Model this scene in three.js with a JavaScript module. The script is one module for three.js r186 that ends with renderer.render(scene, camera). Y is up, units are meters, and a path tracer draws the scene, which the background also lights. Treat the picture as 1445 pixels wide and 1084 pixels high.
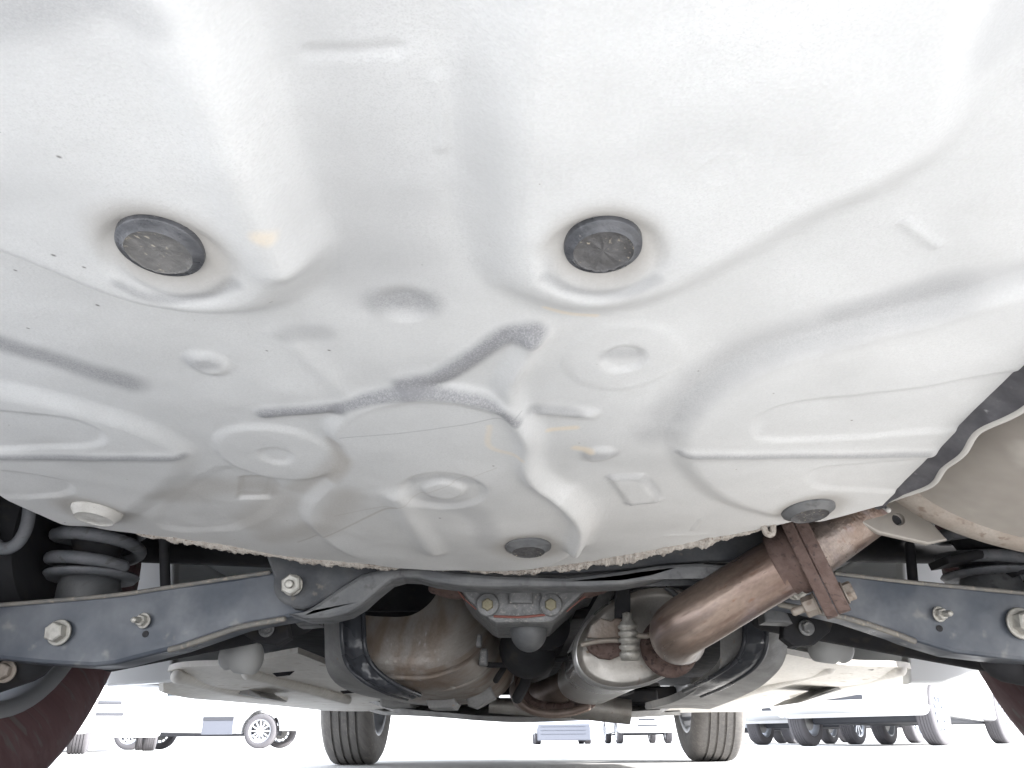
import * as THREE from 'three';
import { mergeGeometries, toCreasedNormals, mergeVertices } from 'three/addons/utils/BufferGeometryUtils.js';
import { RoundedBoxGeometry } from 'three/addons/geometries/RoundedBoxGeometry.js';
import { createNoise3D } from 'simplex-noise';

// ---------- camera, sky, sun, exposure ----------
const scene = new THREE.Scene();
const camera = new THREE.PerspectiveCamera(51.65, 4 / 3, 0.02, 600);
camera.position.set(0, 0.08, 0);
camera.rotation.order = 'YXZ';
camera.rotation.set(THREE.MathUtils.degToRad(24.27), 0, THREE.MathUtils.degToRad(-0.55));

const renderer = new THREE.WebGLRenderer({ antialias: true });
renderer.setSize(1024, 768);
renderer.toneMapping = THREE.LinearToneMapping;
renderer.toneMappingExposure = 4.5;
renderer.shadowMap.enabled = true;

function rng(seed) { let s = seed >>> 0; return () => { s = (s + 0x6D2B79F5) >>> 0; let t = s; t = Math.imul(t ^ (t >>> 15), t | 1); t ^= t + Math.imul(t ^ (t >>> 7), t | 61); return ((t ^ (t >>> 14)) >>> 0) / 4294967296; }; }
const noise3 = createNoise3D(rng(11));
function fbm(x, y, z, oct = 4) { let a = 0, k = 0.5; for (let i = 0; i < oct; i++) { a += k * noise3(x, y, z); x *= 2.03; y *= 2.03; z *= 2.03; k *= 0.5; } return a; }
const mix = (a, b, t) => a + (b - a) * t;
const clamp = (x, a = 0, b = 1) => Math.min(b, Math.max(a, x));
const sstep = (a, b, x) => { const t = clamp((x - a) / (b - a)); return t * t * (3 - 2 * t); };

const sunDir = new THREE.Vector3(1.0, 0.38, 0.27).normalize();
{
  const W = 512, H = 256, data = new Float32Array(W * H * 4);
  for (let j = 0; j < H; j++) for (let i = 0; i < W; i++) {
    const el = (j / (H - 1) - 0.5) * Math.PI, az = (i / W) * 2 * Math.PI;
    const dx = Math.cos(el) * Math.cos(az), dy = Math.sin(el), dz = Math.cos(el) * Math.sin(az);
    const c = sstep(-0.25, 0.35, fbm(dx * 1.6, dy * 3.2 + 3, dz * 1.6, 5));
    const up = clamp(dy), hz = Math.pow(1 - up, 3);
    const k = dy < 0 ? 0.5 : 1;
    const o = (j * W + i) * 4;
    data[o] = k * mix(mix(0.6, 0.85, hz), 1.0, c * 0.85); data[o + 1] = k * mix(mix(0.68, 0.87, hz), 0.99, c * 0.85);
    data[o + 2] = k * mix(mix(0.82, 0.9, hz), 0.98, c * 0.85); data[o + 3] = 1;
  }
  const sky = new THREE.DataTexture(data, W, H, THREE.RGBAFormat, THREE.FloatType);
  sky.mapping = THREE.EquirectangularReflectionMapping; sky.magFilter = sky.minFilter = THREE.LinearFilter; sky.needsUpdate = true;
  scene.background = sky; scene.environment = sky;
}
const sun = new THREE.DirectionalLight(new THREE.Color(1, 0.975, 0.945), 4.2);
sun.position.copy(sunDir).multiplyScalar(40); sun.castShadow = true; sun.shadow.radius = 3;
sun.shadow.mapSize.set(4096, 4096);
Object.assign(sun.shadow.camera, { left: -30, right: 30, top: 30, bottom: -30, near: 1, far: 120 });
scene.add(sun); scene.add(sun.target);

// ---------- naming helpers ----------
function tag(o, label, category, group, kind) { if (label) o.userData.label = label; if (category) o.userData.category = category; if (group) o.userData.group = group; if (kind) o.userData.kind = kind; return o; }
const used = new Map();
function numbered(n) { const k = used.get(n) ?? 0; used.set(n, k + 1); return k ? n + '_' + String(k).padStart(3, '0') : n; }

// ---------- textures and materials ----------
function dataTex(n, m, fn, srgb, repeat = true) {
  const d = new Uint8Array(n * m * 4);
  const enc = (v) => { v = clamp(v); return srgb ? 255 * (v <= 0.0031308 ? 12.92 * v : 1.055 * Math.pow(v, 1 / 2.4) - 0.055) : 255 * v; };
  for (let j = 0; j < m; j++) for (let i = 0; i < n; i++) { const c = fn(i / n, j / m), o = (j * n + i) * 4; d[o] = enc(c[0]); d[o + 1] = enc(c[1]); d[o + 2] = enc(c[2]); d[o + 3] = 255; }
  const t = new THREE.DataTexture(d, n, m, THREE.RGBAFormat);
  if (srgb) t.colorSpace = THREE.SRGBColorSpace;
  t.magFilter = THREE.LinearFilter; t.minFilter = THREE.LinearMipmapLinearFilter; t.generateMipmaps = true;
  if (repeat) t.wrapS = t.wrapT = THREE.RepeatWrapping;
  t.needsUpdate = true; return t;
}
// tileable noise on a torus-like mix of shifted copies
function tnoise(u, v, f, s, oct) { const a = fbm(u * f, v * f, s, oct), b = fbm((u - 1) * f, v * f, s, oct), c = fbm(u * f, (v - 1) * f, s, oct), d = fbm((u - 1) * f, (v - 1) * f, s, oct); return mix(mix(a, b, u), mix(c, d, u), v); }
let seedN = 1;
function grime(c1, c2, c3, { f = 5, rough = 0.6, metal = 0, bump = 0.0004, rep = 3, amount = 1, thr = 0.12, streak = 1, extra = {} } = {}) {
  const s = seedN++ * 7.3, n = 256;
  const cells = [];
  const map = dataTex(n, n, (u, v) => {
    const a = tnoise(u, v * streak, f, s, 5), b = tnoise(u, v * streak, f * 2.7, s + 3, 4);
    const k1 = sstep(-0.35, 0.45, a) * amount, k2 = sstep(thr, thr + 0.28, b) * amount, fine = 1 + 0.16 * tnoise(u, v, f * 11, s + 5, 2);
    return [0, 1, 2].map((i) => mix(mix(c1[i], c2[i], k1), c3[i], k2) * fine);
  }, true);
  const rmap = dataTex(128, 128, (u, v) => { const r = clamp(rough + 0.28 * tnoise(u, v, f * 1.7, s + 9, 4)); return [r, r, metal]; }, false);
  const bm = dataTex(n, n, (u, v) => { const r = 0.5 + 0.5 * tnoise(u, v, f * 5, s + 12, 4); return [r, r, r]; }, false);
  for (const t of [map, rmap, bm]) t.repeat.set(rep, rep);
  return new THREE.MeshPhysicalMaterial({ map, roughnessMap: rmap, roughness: 1, metalness: metal, bumpMap: bm, bumpScale: bump, side: THREE.DoubleSide, ...extra });
}
const plain = (c, rough = 0.6, metal = 0, extra = {}) => { const m = new THREE.MeshPhysicalMaterial({ roughness: rough, metalness: metal, side: THREE.DoubleSide, ...extra }); m.color.setRGB(...c); return m; };
const M = {
  arm: grime([0.062, 0.072, 0.09], [0.142, 0.151, 0.166], [0.2, 0.2, 0.198], { f: 2.5, rough: 0.42, rep: 4, thr: 0.24 }),
  armEdge: grime([0.22, 0.205, 0.18], [0.15, 0.145, 0.14], [0.3, 0.27, 0.22], { f: 5, rough: 0.7, rep: 8 }),
  subframe: grime([0.056, 0.059, 0.066], [0.092, 0.094, 0.097], [0.14, 0.13, 0.115], { f: 4, rough: 0.6, rep: 5, thr: 0.3 }),
  dark: grime([0.02, 0.02, 0.023], [0.03, 0.029, 0.031], [0.036, 0.032, 0.029], { f: 4, rough: 0.85, rep: 3 }),
  grey: grime([0.095, 0.098, 0.102], [0.14, 0.14, 0.14], [0.075, 0.075, 0.075], { f: 4, rough: 0.5, rep: 6 }),
  bolt: grime([0.46, 0.445, 0.405], [0.33, 0.315, 0.285], [0.24, 0.19, 0.14], { f: 5, rough: 0.4, metal: 0.35, rep: 20, thr: 0.3 }),
  brass: grime([0.33, 0.3, 0.2], [0.25, 0.225, 0.16], [0.2, 0.16, 0.1], { f: 5, rough: 0.4, metal: 0.5, rep: 20 }),
  pipe: grime([0.17, 0.125, 0.104], [0.25, 0.2, 0.17], [0.16, 0.1, 0.078], { f: 2.5, rough: 0.46, metal: 0.35, rep: 5, thr: 0.42 }),
  rust: grime([0.1, 0.064, 0.054], [0.15, 0.104, 0.09], [0.06, 0.04, 0.036], { f: 6, rough: 0.8, metal: 0.1, bump: 0.0012, rep: 7 }),
  muffler: grime([0.37, 0.34, 0.305], [0.29, 0.263, 0.235], [0.41, 0.38, 0.345], { f: 2, rough: 0.5, metal: 0.2, rep: 2, bump: 0.0002 }),
  rim: grime([0.27, 0.23, 0.195], [0.31, 0.275, 0.24], [0.2, 0.155, 0.125], { f: 3, rough: 0.6, metal: 0.3, rep: 8 }),
  steel: grime([0.62, 0.61, 0.59], [0.5, 0.49, 0.47], [0.42, 0.36, 0.3], { f: 2, rough: 0.3, metal: 0.8, rep: 1.5, thr: 0.5, bump: 0.00003 }),
  cap: grime([0.44, 0.42, 0.39], [0.34, 0.315, 0.285], [0.26, 0.19, 0.14], { f: 3, rough: 0.42, metal: 0.5, rep: 7, thr: 0.28 }),
  shield: grime([0.31, 0.285, 0.26], [0.21, 0.16, 0.125], [0.46, 0.44, 0.41], { f: 4, rough: 0.5, metal: 0.2, rep: 6, thr: 0.3, bump: 0.0008, streak: 0.45 }),
  tank: grime([0.34, 0.335, 0.325], [0.26, 0.255, 0.25], [0.32, 0.25, 0.19], { f: 3, rough: 0.6, rep: 6, thr: 0.35 }),
  strap: grime([0.045, 0.048, 0.056], [0.06, 0.064, 0.072], [0.08, 0.08, 0.08], { f: 2, rough: 0.28, rep: 3, bump: 0.0001, thr: 0.4 }),
  alloy: grime([0.25, 0.25, 0.25], [0.17, 0.17, 0.172], [0.34, 0.33, 0.31], { f: 6, rough: 0.55, metal: 0.35, rep: 10, bump: 0.0008 }),
  floor: grime([0.76, 0.735, 0.69], [0.68, 0.65, 0.6], [0.5, 0.45, 0.38], { f: 3, rough: 0.7, rep: 3, thr: 0.25 }),
  rubber: grime([0.14, 0.132, 0.125], [0.18, 0.169, 0.158], [0.22, 0.205, 0.185], { f: 5, rough: 0.85, rep: 8 }),
  sidewall: grime([0.085, 0.042, 0.046], [0.11, 0.06, 0.062], [0.1, 0.08, 0.076], { f: 4, rough: 0.8, rep: 5 }),
  plug: grime([0.062, 0.06, 0.06], [0.1, 0.098, 0.1], [0.33, 0.29, 0.23], { f: 4, rough: 0.5, rep: 26, thr: 0.21, bump: 0.0004 }),
  plugWall: grime([0.05, 0.052, 0.058], [0.09, 0.092, 0.1], [0.3, 0.28, 0.26], { f: 4, rough: 0.35, rep: 20, thr: 0.38 }),
  plugDusty: grime([0.11, 0.108, 0.106], [0.17, 0.165, 0.16], [0.34, 0.31, 0.26], { f: 3, rough: 0.6, rep: 26, thr: 0.22, bump: 0.0006 }),
  dustWhite: grime([0.5, 0.485, 0.455], [0.42, 0.4, 0.37], [0.3, 0.27, 0.23], { f: 4, rough: 0.6, rep: 14, thr: 0.3 }),
  white: plain([0.62, 0.62, 0.61], 0.6),
  sealant: grime([0.42, 0.385, 0.345], [0.32, 0.285, 0.25], [0.2, 0.165, 0.14], { f: 7, rough: 0.9, rep: 14, bump: 0.0015 }),
  lip: grime([0.05, 0.048, 0.054], [0.1, 0.098, 0.105], [0.3, 0.3, 0.3], { f: 3, rough: 0.7, rep: 9, thr: 0.34 }),
  lipEdge: plain([0.4, 0.385, 0.36], 0.7),
  red: plain([0.25, 0.09, 0.07], 0.6),
  spring: grime([0.15, 0.158, 0.17], [0.2, 0.2, 0.21], [0.12, 0.12, 0.12], { f: 4, rough: 0.6, rep: 8 }),
};

{ // heat-tinted exhaust steel, streaked along its length (u runs along the pipe, v round it)
  const map = dataTex(512, 512, (u, v) => {
    const st = tnoise(u * 0.35, v, 9, 61, 5), bl = tnoise(u, v, 4, 66, 5), fn = tnoise(u, v, 40, 71, 3), dr = tnoise(u, v, 13, 77, 4);
    let c = [0.27, 0.205, 0.168]; const m = (t, k) => { c = c.map((x, i) => mix(x, t[i], clamp(k))); };
    m([0.4, 0.33, 0.285], sstep(0.02, 0.5, st) * 0.8); m([0.13, 0.082, 0.066], sstep(0.05, 0.45, -st) * 0.75); m([0.27, 0.225, 0.24], sstep(0, 0.5, bl) * 0.6);
    m([0.2, 0.1, 0.062], sstep(0.2, 0.5, dr) * 0.7); m([0.16, 0.1, 0.08], sstep(0.75, 0.97, u) * 0.5); m([0.34, 0.31, 0.29], sstep(0.5, 0.35, u) * 0.35);
    return c.map((x) => 0.9 * x * (1 + 0.32 * fn)); }, true);
  const rm = dataTex(256, 256, (u, v) => { const r = clamp(0.42 + 0.3 * tnoise(u * 0.4, v, 10, 81, 4)); return [r * 0.82, r * 0.82, 0.6]; }, false);
  const bm = dataTex(256, 256, (u, v) => { const r = 0.5 + 0.4 * tnoise(u * 0.3, v, 22, 91, 3) + 0.2 * tnoise(u, v, 30, 95, 3); return [r, r, r]; }, false);
  M.pipeStreak = new THREE.MeshPhysicalMaterial({ map, roughnessMap: rm, roughness: 1, metalness: 0.6, bumpMap: bm, bumpScale: 0.0007, side: THREE.DoubleSide });
}

// ---------- geometry helpers ----------
const V = (a) => new THREE.Vector3(a[0], a[1], a[2]);
function planarUV(g) { // metres, taken along the dominant axis of the whole piece so seams stay few
  const p = g.attributes.position, n = g.attributes.normal, uv = new Float32Array(p.count * 2);
  for (let i = 0; i < p.count; i++) { const x = p.getX(i), y = p.getY(i), z = p.getZ(i); uv[2 * i] = x + 0.43 * z; uv[2 * i + 1] = y + 0.71 * z; }
  g.setAttribute('uv', new THREE.BufferAttribute(uv, 2)); return g;
}
const clean = (g) => { const h = g.index ? g.toNonIndexed() : g; for (const k of Object.keys(h.attributes)) if (!['position', 'normal', 'uv'].includes(k)) h.deleteAttribute(k); if (!h.attributes.normal) h.computeVertexNormals(); return planarUV(h); };
const merge = (a) => mergeGeometries(a.map(clean));
const car = new THREE.Group(); car.name = numbered('car'); car.position.set(0.045, 0, -2.1); scene.add(car);
function part(name, geos, mat, parent = car) {
  const o = new THREE.Mesh(Array.isArray(geos) ? merge(geos) : geos, mat);
  o.name = name; parent.add(o);
  if (parent === car) o.position.copy(car.position).negate();
  return o;
}
// bicubic sheet through rows of points; thickness > 0 gives it a back and edges
function loft(rows, nu = 24, nv = 24, thick = 0) {
  const cs = rows.map((r) => new THREE.CatmullRomCurve3(r.map(V), false, 'centripetal'));
  const grid = [];
  const cols = [];
  for (let i = 0; i <= nu; i++) { const pts = cs.map((c) => c.getPoint(i / nu)); cols.push(pts.length > 2 ? new THREE.CatmullRomCurve3(pts, false, 'centripetal') : new THREE.LineCurve3(pts[0], pts[1])); }
  for (let j = 0; j <= nv; j++) for (let i = 0; i <= nu; i++) grid.push(cols[i].getPoint(j / nv));
  return sheet(grid, nu, nv, thick);
}
function sheet(grid, nu, nv, thick, uvs) {
  const g = new THREE.BufferGeometry(), pos = [], idx = [], W = nu + 1;
  grid.forEach((p) => pos.push(p.x, p.y, p.z));
  for (let j = 0; j < nv; j++) for (let i = 0; i < nu; i++) { const a = j * W + i; idx.push(a, a + 1, a + W, a + 1, a + W + 1, a + W); }
  g.setAttribute('position', new THREE.Float32BufferAttribute(pos, 3)); g.setIndex(idx); g.computeVertexNormals();
  if (!thick) return g;
  const n = g.attributes.normal, N = grid.length, p2 = pos.slice(), i2 = idx.slice();
  for (let k = 0; k < N; k++) p2.push(pos[3 * k] - n.getX(k) * thick, pos[3 * k + 1] - n.getY(k) * thick, pos[3 * k + 2] - n.getZ(k) * thick);
  for (let k = 0; k < idx.length; k += 3) i2.push(N + idx[k], N + idx[k + 2], N + idx[k + 1]);
  const rim = []; for (let i = 0; i < nu; i++) rim.push([i, i + 1]); for (let j = 0; j < nv; j++) rim.push([j * W + nu, (j + 1) * W + nu]);
  for (let i = nu; i > 0; i--) rim.push([nv * W + i, nv * W + i - 1]); for (let j = nv; j > 0; j--) rim.push([j * W, (j - 1) * W]);
  for (const [a, b] of rim) i2.push(a, N + a, b, b, N + a, N + b);
  const h = new THREE.BufferGeometry(); h.setAttribute('position', new THREE.Float32BufferAttribute(p2, 3)); h.setIndex(i2);
  return toCreasedNormals(h, 0.9);
}
function tube(pts, r, { seg = 64, rs = 16, closed = false, cap = true } = {}) {
  const c = pts.isCurve ? pts : new THREE.CatmullRomCurve3(pts.map(V), closed, 'centripetal');
  const g = new THREE.TubeGeometry(c, seg, r, rs, closed), out = [g];
  if (cap && !closed) for (const t of [0, 1]) { const s = new THREE.SphereGeometry(r, rs, 8); const p = c.getPoint(t); s.translate(p.x, p.y, p.z); out.push(s); }
  return merge(out);
}
// plate: outline in a plane at distance d, going back (away from camera) by t, edges bevelled
function plate(outline, d, t, bevel = 0.002, smooth = false, holes = []) {
  const s = new THREE.Shape();
  const pts = outline.map((p) => new THREE.Vector2(p[0], p[1]));
  if (smooth) { const c = new THREE.SplineCurve([...pts, pts[0]]); s.setFromPoints(c.getPoints(pts.length * 8).slice(0, -1)); } else s.setFromPoints(pts);
  for (const [x, y, r] of holes) { const h = new THREE.Path(); h.absarc(x, y, r, 0, Math.PI * 2, true); s.holes.push(h); }
  const g = new THREE.ExtrudeGeometry(s, { depth: t - 2 * bevel, bevelEnabled: bevel > 0, bevelSize: bevel, bevelThickness: bevel, bevelOffset: -bevel, bevelSegments: 2, steps: 1, curveSegments: 16 });
  g.translate(0, 0, -d - t + bevel); return g;
}
const box = (w, h, l, x, y, z, r = 0.01) => { const g = new RoundedBoxGeometry(w, h, l, 2, Math.min(r, w / 2.1, h / 2.1, l / 2.1)); g.translate(x, y, z); return g; };
function orient(g, pos, dir) { g.applyQuaternion(new THREE.Quaternion().setFromUnitVectors(new THREE.Vector3(0, 1, 0), V(dir).normalize())); g.translate(...pos); return g; }
const lathe = (prof, seg = 32) => new THREE.LatheGeometry(prof.map((p) => new THREE.Vector2(p[0], p[1])), seg);
// flanged hex bolt; r is the flange radius, dir the way the head looks
function bolt(pos, dir, r, { stud = 0, hex = 0.68, h = 0.7 } = {}) {
  const fl = lathe([[0, 0], [r, 0], [r, 0.12 * r], [0.93 * r, 0.2 * r], [0, 0.24 * r]], 28);
  const hx = toCreasedNormals(lathe([[0, 0.15 * r], [hex * r * 1.08, 0.15 * r], [hex * r * 1.08, (0.2 + h) * r - 0.1 * r], [hex * r * 0.92, (0.2 + h) * r], [0, (0.2 + h) * r]], 6), 0.5);
  const out = [fl, hx];
  if (stud) { const p = [[0, 0], [0.4 * r, 0]]; const n = 8; for (let i = 0; i < n; i++) { const y = (0.2 + h) * r + (stud * i) / n; p.push([0.4 * r, y], [0.35 * r, y + stud / n * 0.5]); } p.push([0.25 * r, (0.2 + h) * r + stud * 1.1], [0, (0.2 + h) * r + stud * 1.1]); out.push(lathe(p, 16)); }
  return out.map((g) => orient(clean(g), pos, dir));
}

// ---------- ground ----------
{
  const map = dataTex(512, 512, (u, v) => { const a = tnoise(u, v, 4, 2, 5), b = tnoise(u, v, 60, 4, 2); const k = 0.5 + 0.06 * a + 0.08 * b; return [k, k * 0.995, k * 0.985]; }, true); map.repeat.set(200, 200);
  const bm = dataTex(512, 512, (u, v) => { const b = 0.5 + 0.5 * tnoise(u, v, 70, 8, 3); return [b, b, b]; }, false); bm.repeat.set(200, 200);
  const g = new THREE.Mesh(new THREE.PlaneGeometry(600, 600).rotateX(-Math.PI / 2), new THREE.MeshStandardMaterial({ map, bumpMap: bm, bumpScale: 0.003, roughness: 0.9 }));
  g.name = 'ground'; tag(g, 'pale sunlit concrete ground of the car park', null, null, 'structure'); scene.add(g);
}

// ================= the car seen from below =================
tag(car, 'white car seen from below at its back, grey painted floor pan, exhaust and wheels', 'car');

// ----- floor pan -----
const panY = (X, d) => 0.3553 - 0.1265 * d + 0.13 * X * X;
const edgePts = [[-0.8, 0.42], [-0.62, 0.54], [-0.52, 0.62], ...[[-0.47,0.7005],[-0.4561,0.7502],[-0.4226,0.7835]], [-0.372, 0.7895], ...[[-0.3062,0.8019],[-0.2605,0.8207],[-0.2048,0.8364],[-0.1239,0.8463],[-0.019,0.8572],[0.0563,0.8467],[0.1476,0.8042],[0.2136,0.7766],[0.2442,0.7596],[0.2856,0.7375]], [0.337, 0.704]];
function edgeD(X) { for (let i = 0; i < edgePts.length - 1; i++) { const [a, da] = edgePts[i], [b, db] = edgePts[i + 1]; if (X <= b || i === edgePts.length - 2) { const t = clamp((X - a) / (b - a)); return mix(da, db, t); } } }
function edgeS(X) { let s = 0; for (let k = -2; k <= 2; k++) s += edgeD(clamp(X + k * 0.008, -0.8, 0.337)); return s / 5; }
const seg2 = (x, y, a, b) => { const dx = b[0] - a[0], dy = b[1] - a[1], t = clamp(((x - a[0]) * dx + (y - a[1]) * dy) / (dx * dx + dy * dy + 1e-12)); return Math.hypot(x - a[0] - t * dx, y - a[1] - t * dy); };
function bbox(pts, m) { let a = 9, b = -9, c = 9, d = -9; for (const [x, y] of pts) { a = Math.min(a, x); b = Math.max(b, x); c = Math.min(c, y); d = Math.max(d, y); } return [a - m, b + m, c - m, d + m]; }
function polySD(x, y, P) { let d = 9, inside = false; for (let i = 0, j = P.length - 1; i < P.length; j = i++) { const a = P[i], b = P[j]; d = Math.min(d, seg2(x, y, a, b)); if (a[1] > y !== b[1] > y && x < ((b[0] - a[0]) * (y - a[1])) / (b[1] - a[1]) + a[0]) inside = !inside; } return inside ? d : -d; }
function smoothLoop(P, closed = true, k = 6) { const c = new THREE.CatmullRomCurve3(P.map((p) => new THREE.Vector3(p[0], p[1], 0)), closed, 'centripetal'); return c.getPoints(P.length * k).map((p) => [p.x, p.y]); }
const feats = [];
const area = (pts, h, w, sm = true) => { const P = sm ? smoothLoop(pts) : pts; feats.push({ b: bbox(P, w), f: (x, y) => h * sstep(-w, w, polySD(x, y, P)) }); };
const ridge = (pts, h, w, taper = 0) => { const P = smoothLoop(pts, false, 5); feats.push({ b: bbox(P, w * 2.5), f: (x, y) => { let d = 9; for (let i = 0; i < P.length - 1; i++) d = Math.min(d, seg2(x, y, P[i], P[i + 1])); return h * Math.exp(-(d * d) / (w * w)); } }); };
const disc = ([x0, y0], r, h, w) => feats.push({ b: [x0 - r - w, x0 + r + w, y0 - r - w, y0 + r + w], f: (x, y) => h * sstep(r + w, r - w, Math.hypot(x - x0, y - y0)) });
const ring = ([x0, y0], r, h, w) => feats.push({ b: [x0 - r - 3 * w, x0 + r + 3 * w, y0 - r - 3 * w, y0 + r + 3 * w], f: (x, y) => { const d = Math.hypot(x - x0, y - y0) - r; return h * Math.exp(-(d * d) / (w * w)); } });
// two big stamped bulges at the back
area([[-0.2941,0.3242],[-0.269,0.33],[-0.2425,0.3481],[-0.2186,0.3693],[-0.1922,0.3808],[-0.1619,0.3845],[-0.1357,0.3783],[-0.1147,0.3611],[-0.1063,0.341],[-0.1088,0.3152],[-0.1096,0.2836],[-0.1089,0.2525],[-0.1097,0.2274],[-0.1126,0.2082],[-0.116,0.1897],[-0.1181,0.1709],[-0.1901,0.1677]], 0.022, 0.019);
area([[-0.0037,0.1721],[-0.0056,0.2013],[-0.008,0.2369],[-0.0094,0.2853],[-0.0087,0.3324],[-0.0023,0.3602],[0.0149,0.3757],[0.0428,0.386],[0.0697,0.3806],[0.1038,0.3567],[0.1415,0.3213],[0.1735,0.2971],[0.1899,0.2755],[0.1905,0.2468],[0.1774,0.2119],[0.1599,0.1758]], 0.017, 0.02);
ridge([[-0.1092,0.1826],[-0.1097,0.2086],[-0.1092,0.236],[-0.1111,0.2683],[-0.1101,0.3023],[-0.1084,0.3318]], 0.011, 0.014);
// side fields and their tongues
area([[0.1238,0.5637],[0.1235,0.5186],[0.1356,0.4816],[0.1601,0.4498],[0.2052,0.4248],[0.2498,0.4082],[0.3031,0.39],[0.4188,0.5419],[0.4784,0.7765],[0.3278,0.7597],[0.2157,0.7023],[0.1582,0.6411]], 0.007, 0.012);
area([[0.1757,0.5379],[0.1744,0.5172],[0.1869,0.5048],[0.2322,0.4987],[0.279,0.493],[0.3422,0.4822],[0.3941,0.5368],[0.3528,0.5602],[0.2821,0.5609],[0.2114,0.5595],[0.1858,0.5542]], -0.002, 0.0034);
area([[0.2449,0.6311],[0.2457,0.6153],[0.2732,0.6108],[0.3081,0.6107],[0.3508,0.6142],[0.3541,0.6755],[0.2999,0.6666],[0.2612,0.6535]], -0.0018, 0.0034);
area([[-0.3857,0.5014],[-0.3382,0.5067],[-0.2966,0.526],[-0.2676,0.5501],[-0.2536,0.5807],[-0.2695,0.618],[-0.3209,0.6834],[-0.3965,0.7581],[-0.4538,0.7731],[-0.5189,0.7141]], 0.006, 0.012);
area([[-0.4076,0.5365],[-0.3458,0.5306],[-0.3147,0.5366],[-0.3056,0.5526],[-0.3174,0.5713],[-0.3693,0.5854],[-0.4477,0.6006]], -0.0021, 0.004);
area([[-0.4793,0.6511],[-0.4117,0.6425],[-0.3833,0.6534],[-0.385,0.6683],[-0.4062,0.6866],[-0.4585,0.7038],[-0.5239,0.7221]], -0.002, 0.004);
ridge([[-0.4587,0.6181],[-0.3524,0.5971],[-0.2596,0.5862]], 0.002, 0.0065);
ridge([[0.1315,0.5761],[0.2366,0.5875],[0.334,0.6007]], 0.002, 0.0065);
// the domed centre with its ribs
area([[-0.1338,0.5349],[-0.1084,0.5015],[-0.067,0.4802],[-0.0295,0.4827],[-0.0037,0.4988],[0.0112,0.5333],[0.0136,0.5909],[0.0394,0.6456],[0.0631,0.7095],[0.0613,0.7829],[0.0334,0.8339],[-0.0636,0.8435],[-0.1508,0.826],[-0.186,0.7489],[-0.1857,0.6887],[-0.1452,0.6126],[-0.1309,0.5682]], 0.006, 0.007);
ridge([[0.0127,0.4163],[-0.0029,0.4226],[-0.023,0.443],[-0.0444,0.4626],[-0.0685,0.4731]], 0.003, 0.0085);
ridge([[-0.1756,0.5186],[-0.1451,0.5128],[-0.1216,0.5068],[-0.097,0.4917],[-0.0671,0.4811],[-0.039,0.4836],[-0.0109,0.4958]], 0.003, 0.006);
ridge([[0.0128,0.4222],[0.0061,0.4458],[-0.0016,0.4732],[-0.0008,0.497],[0.0076,0.5228],[0.0135,0.5507],[0.0124,0.5847],[0.0208,0.617],[0.0428,0.6531],[0.0618,0.7094],[0.0607,0.773]], 0.0082, 0.008);
ridge([[0.0223,0.5111],[0.0383,0.5146],[0.0544,0.5183]], 0.003, 0.006);
ridge([[-0.1388,0.4205],[-0.1264,0.4509],[-0.1134,0.4894]], 0.0014, 0.008);
ridge([[-0.0966,0.6448],[-0.092,0.6988],[-0.0785,0.776]], 0.005, 0.011);
ridge([[0.0454,0.6459],[0.0663,0.7014],[0.0628,0.7731]], 0.004, 0.01);
// round and square pads
const dist2 = (a, b) => Math.hypot(a[0] - b[0], a[1] - b[1]);
function pad(c, e, h, w, ie, ih) { disc(c, dist2(c, e), h, w); if (ie) disc(c, dist2(c, ie), ih, w * 0.8); }
pad([-0.1836,0.5835], [-0.1377,0.5805], 0.0024, 0.0045, [-0.1712,0.5826], -0.0018);
pad([0.0703,0.4479], [0.1072,0.4499], 0.0008, 0.003, [0.0837,0.4486], -0.0022);
pad([-0.0576,0.6354], [-0.0235,0.6353], -0.003, 0.004, [-0.0405,0.6353], 0.003);
disc([-0.1946,0.4568], 0.012, 0.0035, 0.005); disc([0.0665,0.5809], 0.011, 0.003, 0.005); disc([-0.0608,0.3911], 0.013, -0.003, 0.007);
area([[-0.2266,0.6346],[-0.1978,0.6289],[-0.2148,0.679],[-0.2436,0.6825]], -0.0025, 0.002, false); area([[0.0778,0.6226],[0.1051,0.6234],[0.1291,0.6764],[0.1026,0.6832]], 0.003, 0.0025, false);
area([[-0.297,0.6794],[-0.2259,0.6128],[-0.1983,0.6516],[-0.2684,0.7506],[-0.3428,0.7644]], -0.0018, 0.007);
ridge([[-0.0786,0.2298],[-0.0604,0.2294],[-0.0431,0.2285]], -0.0013, 0.0024); ridge([[-0.0288,0.2421],[-0.0278,0.2553],[-0.0298,0.2761]], 0.0014, 0.0024); ridge([[0.1983,0.3317],[0.2117,0.3431],[0.2256,0.3541]], 0.0016, 0.0018);
ridge([[0.1725,0.7529],[0.175,0.7247]], 0.0015, 0.0012); ridge([[0.1484,0.7646],[0.1909,0.7689],[0.2185,0.7679]], 0.001, 0.0015);
ring([0.09,0.2754], dist2([0.09,0.2754], [0.099,0.2757]), 0.0006, 0.0008);
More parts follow.
